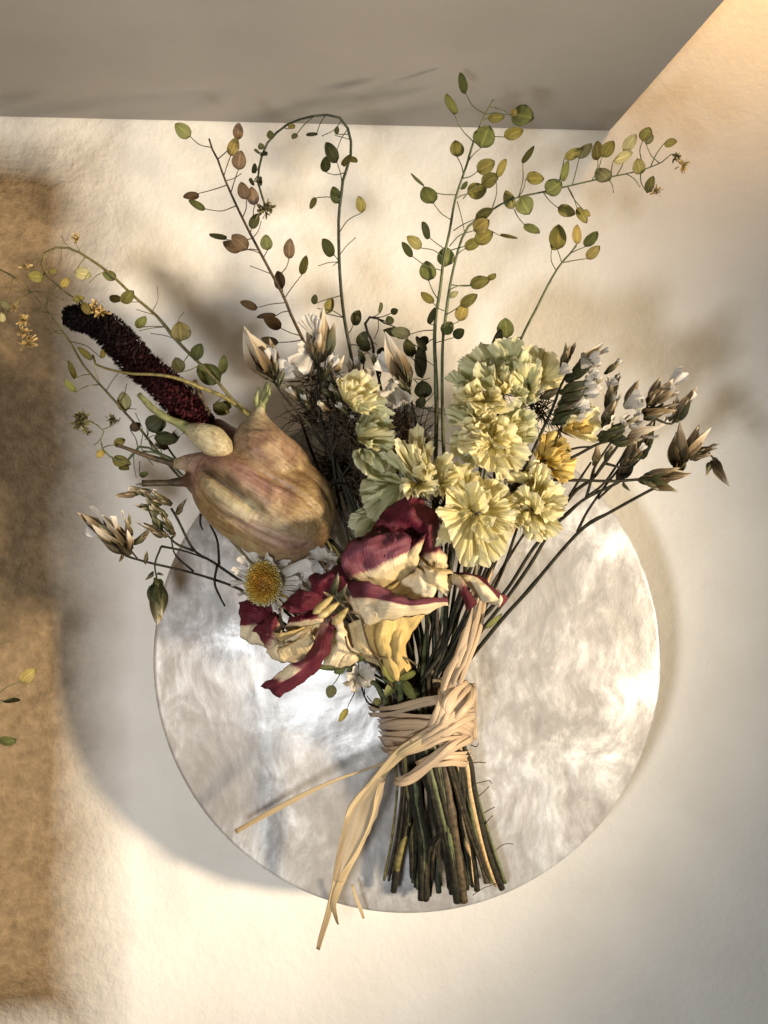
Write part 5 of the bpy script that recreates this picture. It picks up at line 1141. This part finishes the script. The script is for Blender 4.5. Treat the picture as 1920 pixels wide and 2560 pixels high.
def ribbon(parent, name, pts, mat=RAF, arch=.04, twist=0.0, n=9, fold=1.0, split=True):
    if split and name in ('wrap', 'knot_strand', 'strand', 'loop'):
        k = 3 if max(p[3] for p in pts) > 56 else 2
        for i in range(k):
            off = (i-(k-1)/2)/k; q = []
            for j, (x, y, h, w_) in enumerate(pts):
                a, b = pts[max(0, j-1)], pts[min(len(pts)-1, j+1)]; L = math.hypot(b[0]-a[0], b[1]-a[1])+1e-6
                nx, ny = -(b[1]-a[1])/L, (b[0]-a[0])/L; o_ = w_*(off*1.15+random.uniform(-.10, .10))
                q.append((x+nx*o_, y+ny*o_, h+random.uniform(-.5, .7), w_*random.uniform(.42, .72)))
            ribbon(parent, name, q, mat, arch, twist+random.uniform(-.35, .35), 7, fold, False)
        return
    """pts zoom I (x, y, h, full width zoom px)"""
    q = [(a, b, h, w_*.4822) for (a, b, h, w_) in T('I', pts)]
    ns = max(10, int(sum(math.hypot(b[0]-a[0], b[1]-a[1]) for a, b in zip(q, q[1:]))/8)); Q = spline(q, ns); sd = random.random()*40
    bm = bmesh.new(); uvl = bm.loops.layers.uv.new('UVMap'); V = []
    C = [W(*p[:3]) for p in Q]
    for j, c in enumerate(C):
        tg = (C[min(j+1, ns-1)]-C[max(j-1, 0)]).normalized(); x = tg.cross(UP)
        x = x.normalized() if x.length > .05 else Vector((1, 0, 0)); nn = x.cross(tg).normalized()
        nn = nn if nn.y < 0 else -nn
        a = twist*math.sin(PI*j/(ns-1)*1.3); x, nn = x*math.cos(a)+nn*math.sin(a), nn*math.cos(a)-x*math.sin(a)
        hw = Q[j][3]/2*wp(Q[j][2]); row = []
        for i in range(n):
            f = i/(n-1)*2-1
            z = arch*hw*(1-f*f)+fold*hw*.15*noise.noise((f*2.2+sd, j*.06, 0))+fold*hw*.10*noise.noise((f*6+sd, j*.1, 4))
            row.append(bm.verts.new(c+x*hw*f*(1+.10*noise.noise((j*.3, sd, f)))+nn*z))
        V.append(row)
    for j in range(ns-1):
        for i in range(n-1):
            fc = bm.faces.new((V[j][i], V[j][i+1], V[j+1][i+1], V[j+1][i]))
            for l, (a, b_) in zip(fc.loops, ((i, j), (i+1, j), (i+1, j+1), (i, j+1))): l[uvl].uv = (a/(n-1), b_/(ns-1))
    o = obj(name, bm, mat, parent)
    md = o.modifiers.new('thickness', 'SOLIDIFY'); md.thickness = .00012; md.offset = 0
    return o
def raffia():
    t = thing('raffia_tie', 'straw-coloured raffia wrapped and knotted round the stems, with loose tails', 'raffia tie', W(*T('I', [(1080, 380, 22)])[0]))
    R = lambda nm, p, **k: ribbon(t, nm, p, **k)
    R('wrap', [(775,268,21,44),(850,268,30,46),(930,250,36,46),(1040,225,38,44),(1130,205,39,40),(1240,180,34,40),(1300,170,23,40)])
    R('wrap', [(835,330,21,90),(900,320,31,92),(1000,330,37,88),(1110,335,39,70),(1230,320,35,80),(1312,300,22,90)])
    R('wrap', [(835,385,21,90),(900,385,32,105),(1000,385,38,110),(1120,375,40,90),(1230,385,37,80),(1315,380,22,80)])
    R('wrap', [(845,440,22,70),(930,440,33,64),(1030,415,39,60),(1140,385,41,60),(1250,365,37,60),(1312,350,24,60)])
    R('wrap', [(1020,545,35,30),(1110,520,36.5,55),(1200,510,36,62),(1270,515,31,58),(1310,500,22,55)])
    R('wrap', [(1305,120,24,40),(1312,220,25,46),(1312,330,25,46),(1308,410,24,44)])
    R('loop', [(905,622,37,26),(935,628,38,42),(1000,602,39,46),(1100,525,41,46),(1200,445,41,50),(1290,395,34,60)], arch=.4)
    R('loop', [(870,470,35,40),(960,470,40,46),(1060,440,42,52),(1160,400,42,46),(1250,390,37,46)], arch=.4)
    # knot
    R('knot_strand', [(1300,135,36,60),(1255,190,41,110),(1215,250,43,105),(1190,310,43,70),(1130,370,42,50)], arch=.5, twist=.4)
    R('knot_strand', [(1180,160,41,60),(1160,230,43,76),(1150,300,44,70),(1110,360,43,56)], arch=.5)
    R('knot_strand', [(1310,260,34,70),(1250,280,42,70),(1180,330,44,60),(1090,380,43,60),(1000,440,41,50)], arch=.6)
    R('knot_strand', [(1090,330,42,50),(1160,350,44,66),(1230,340,42,56),(1300,370,33,60)], arch=.5)
    # strands running up along the stems
    R('strand', [(1130,340,42,40),(1165,200,42,62),(1205,80,40,64),(1250,-20,39,60),(1310,-180,37,52),(1345,-330,35,34)], arch=.3, twist=.5)
    R('strand', [(1230,120,40,40),(1275,0,38,46),(1330,-150,36,44),(1370,-300,34,20)], arch=.3)
    # loose tails
    R('tail', [(1090,400,43,46),(960,480,41,44),(850,535,36,18),(720,580,34,16),(600,622,33,22),(430,700,31,28),(250,795,29,28),(80,890,28,22)], mat=RAFT, twist=.6)
    R('tail', [(1090,390,43,60),(960,465,41,66),(880,540,38,62),(800,640,35,60),(690,760,33,44),(650,880,31.5,34),(618,1020,30,32),(598,1150,29,34),(565,1300,27,32),(530,1420,25,28),(508,1500,24,22)], mat=RAFT, twist=.5)
    R('tail', [(835,605,36,50),(790,680,34.5,110),(742,770,33,150),(705,880,32,135),(655,1010,30.5,96),(612,1150,29.5,44)], mat=FILM, arch=.1)
    R('tail', [(850,600,36,30),(818,700,34.5,30),(790,820,33,26),(722,980,31,32),(640,1120,29.5,40),(590,1250,28,34),(600,1330,27,26),(612,1370,26,14)], mat=RAFT, twist=.9)
    R('tail', [(685,1165,24,14),(705,1230,24,18),(728,1290,23.5,18),(745,1340,23,12)], mat=RAFT)
    # clear film of glue glints on the wraps is only a glossy surface of the strands
raffia()

# fine hairs and broken rootlets beside the cut ends
def hairs():
    t = thing('root_hairs', 'fine curled hairs sticking out right of the cut stems', 'plant hairs', W(*T('I', [(1320, 700, 24)])[0]))
    for p in ([(1300,535,25),(1340,530,26),(1378,532,26)], [(1325,640,25),(1360,632,26),(1400,625,26),(1408,640,26)], [(1325,720,25),(1360,690,26),(1395,655,26)], [(1360,800,24),(1390,780,25),(1425,762,25)],
              [(1365,895,24),(1375,850,25),(1415,805,25)], [(1420,1005,23.5),(1440,975,24),(1480,952,25),(1520,955,25)], [(1310,1220,24),(1360,1185,25),(1430,1160,25),(1460,1150,25)], [(1300,440,25),(1330,450,27),(1340,430,27)]):
        bm = bmesh.new(); q = T('I', p); tube(bm, [(*a, 1.1 if len(p) > 3 else 1.3) for a in q], 5); obj('hair', bm, STEM['b'], t)
hairs()
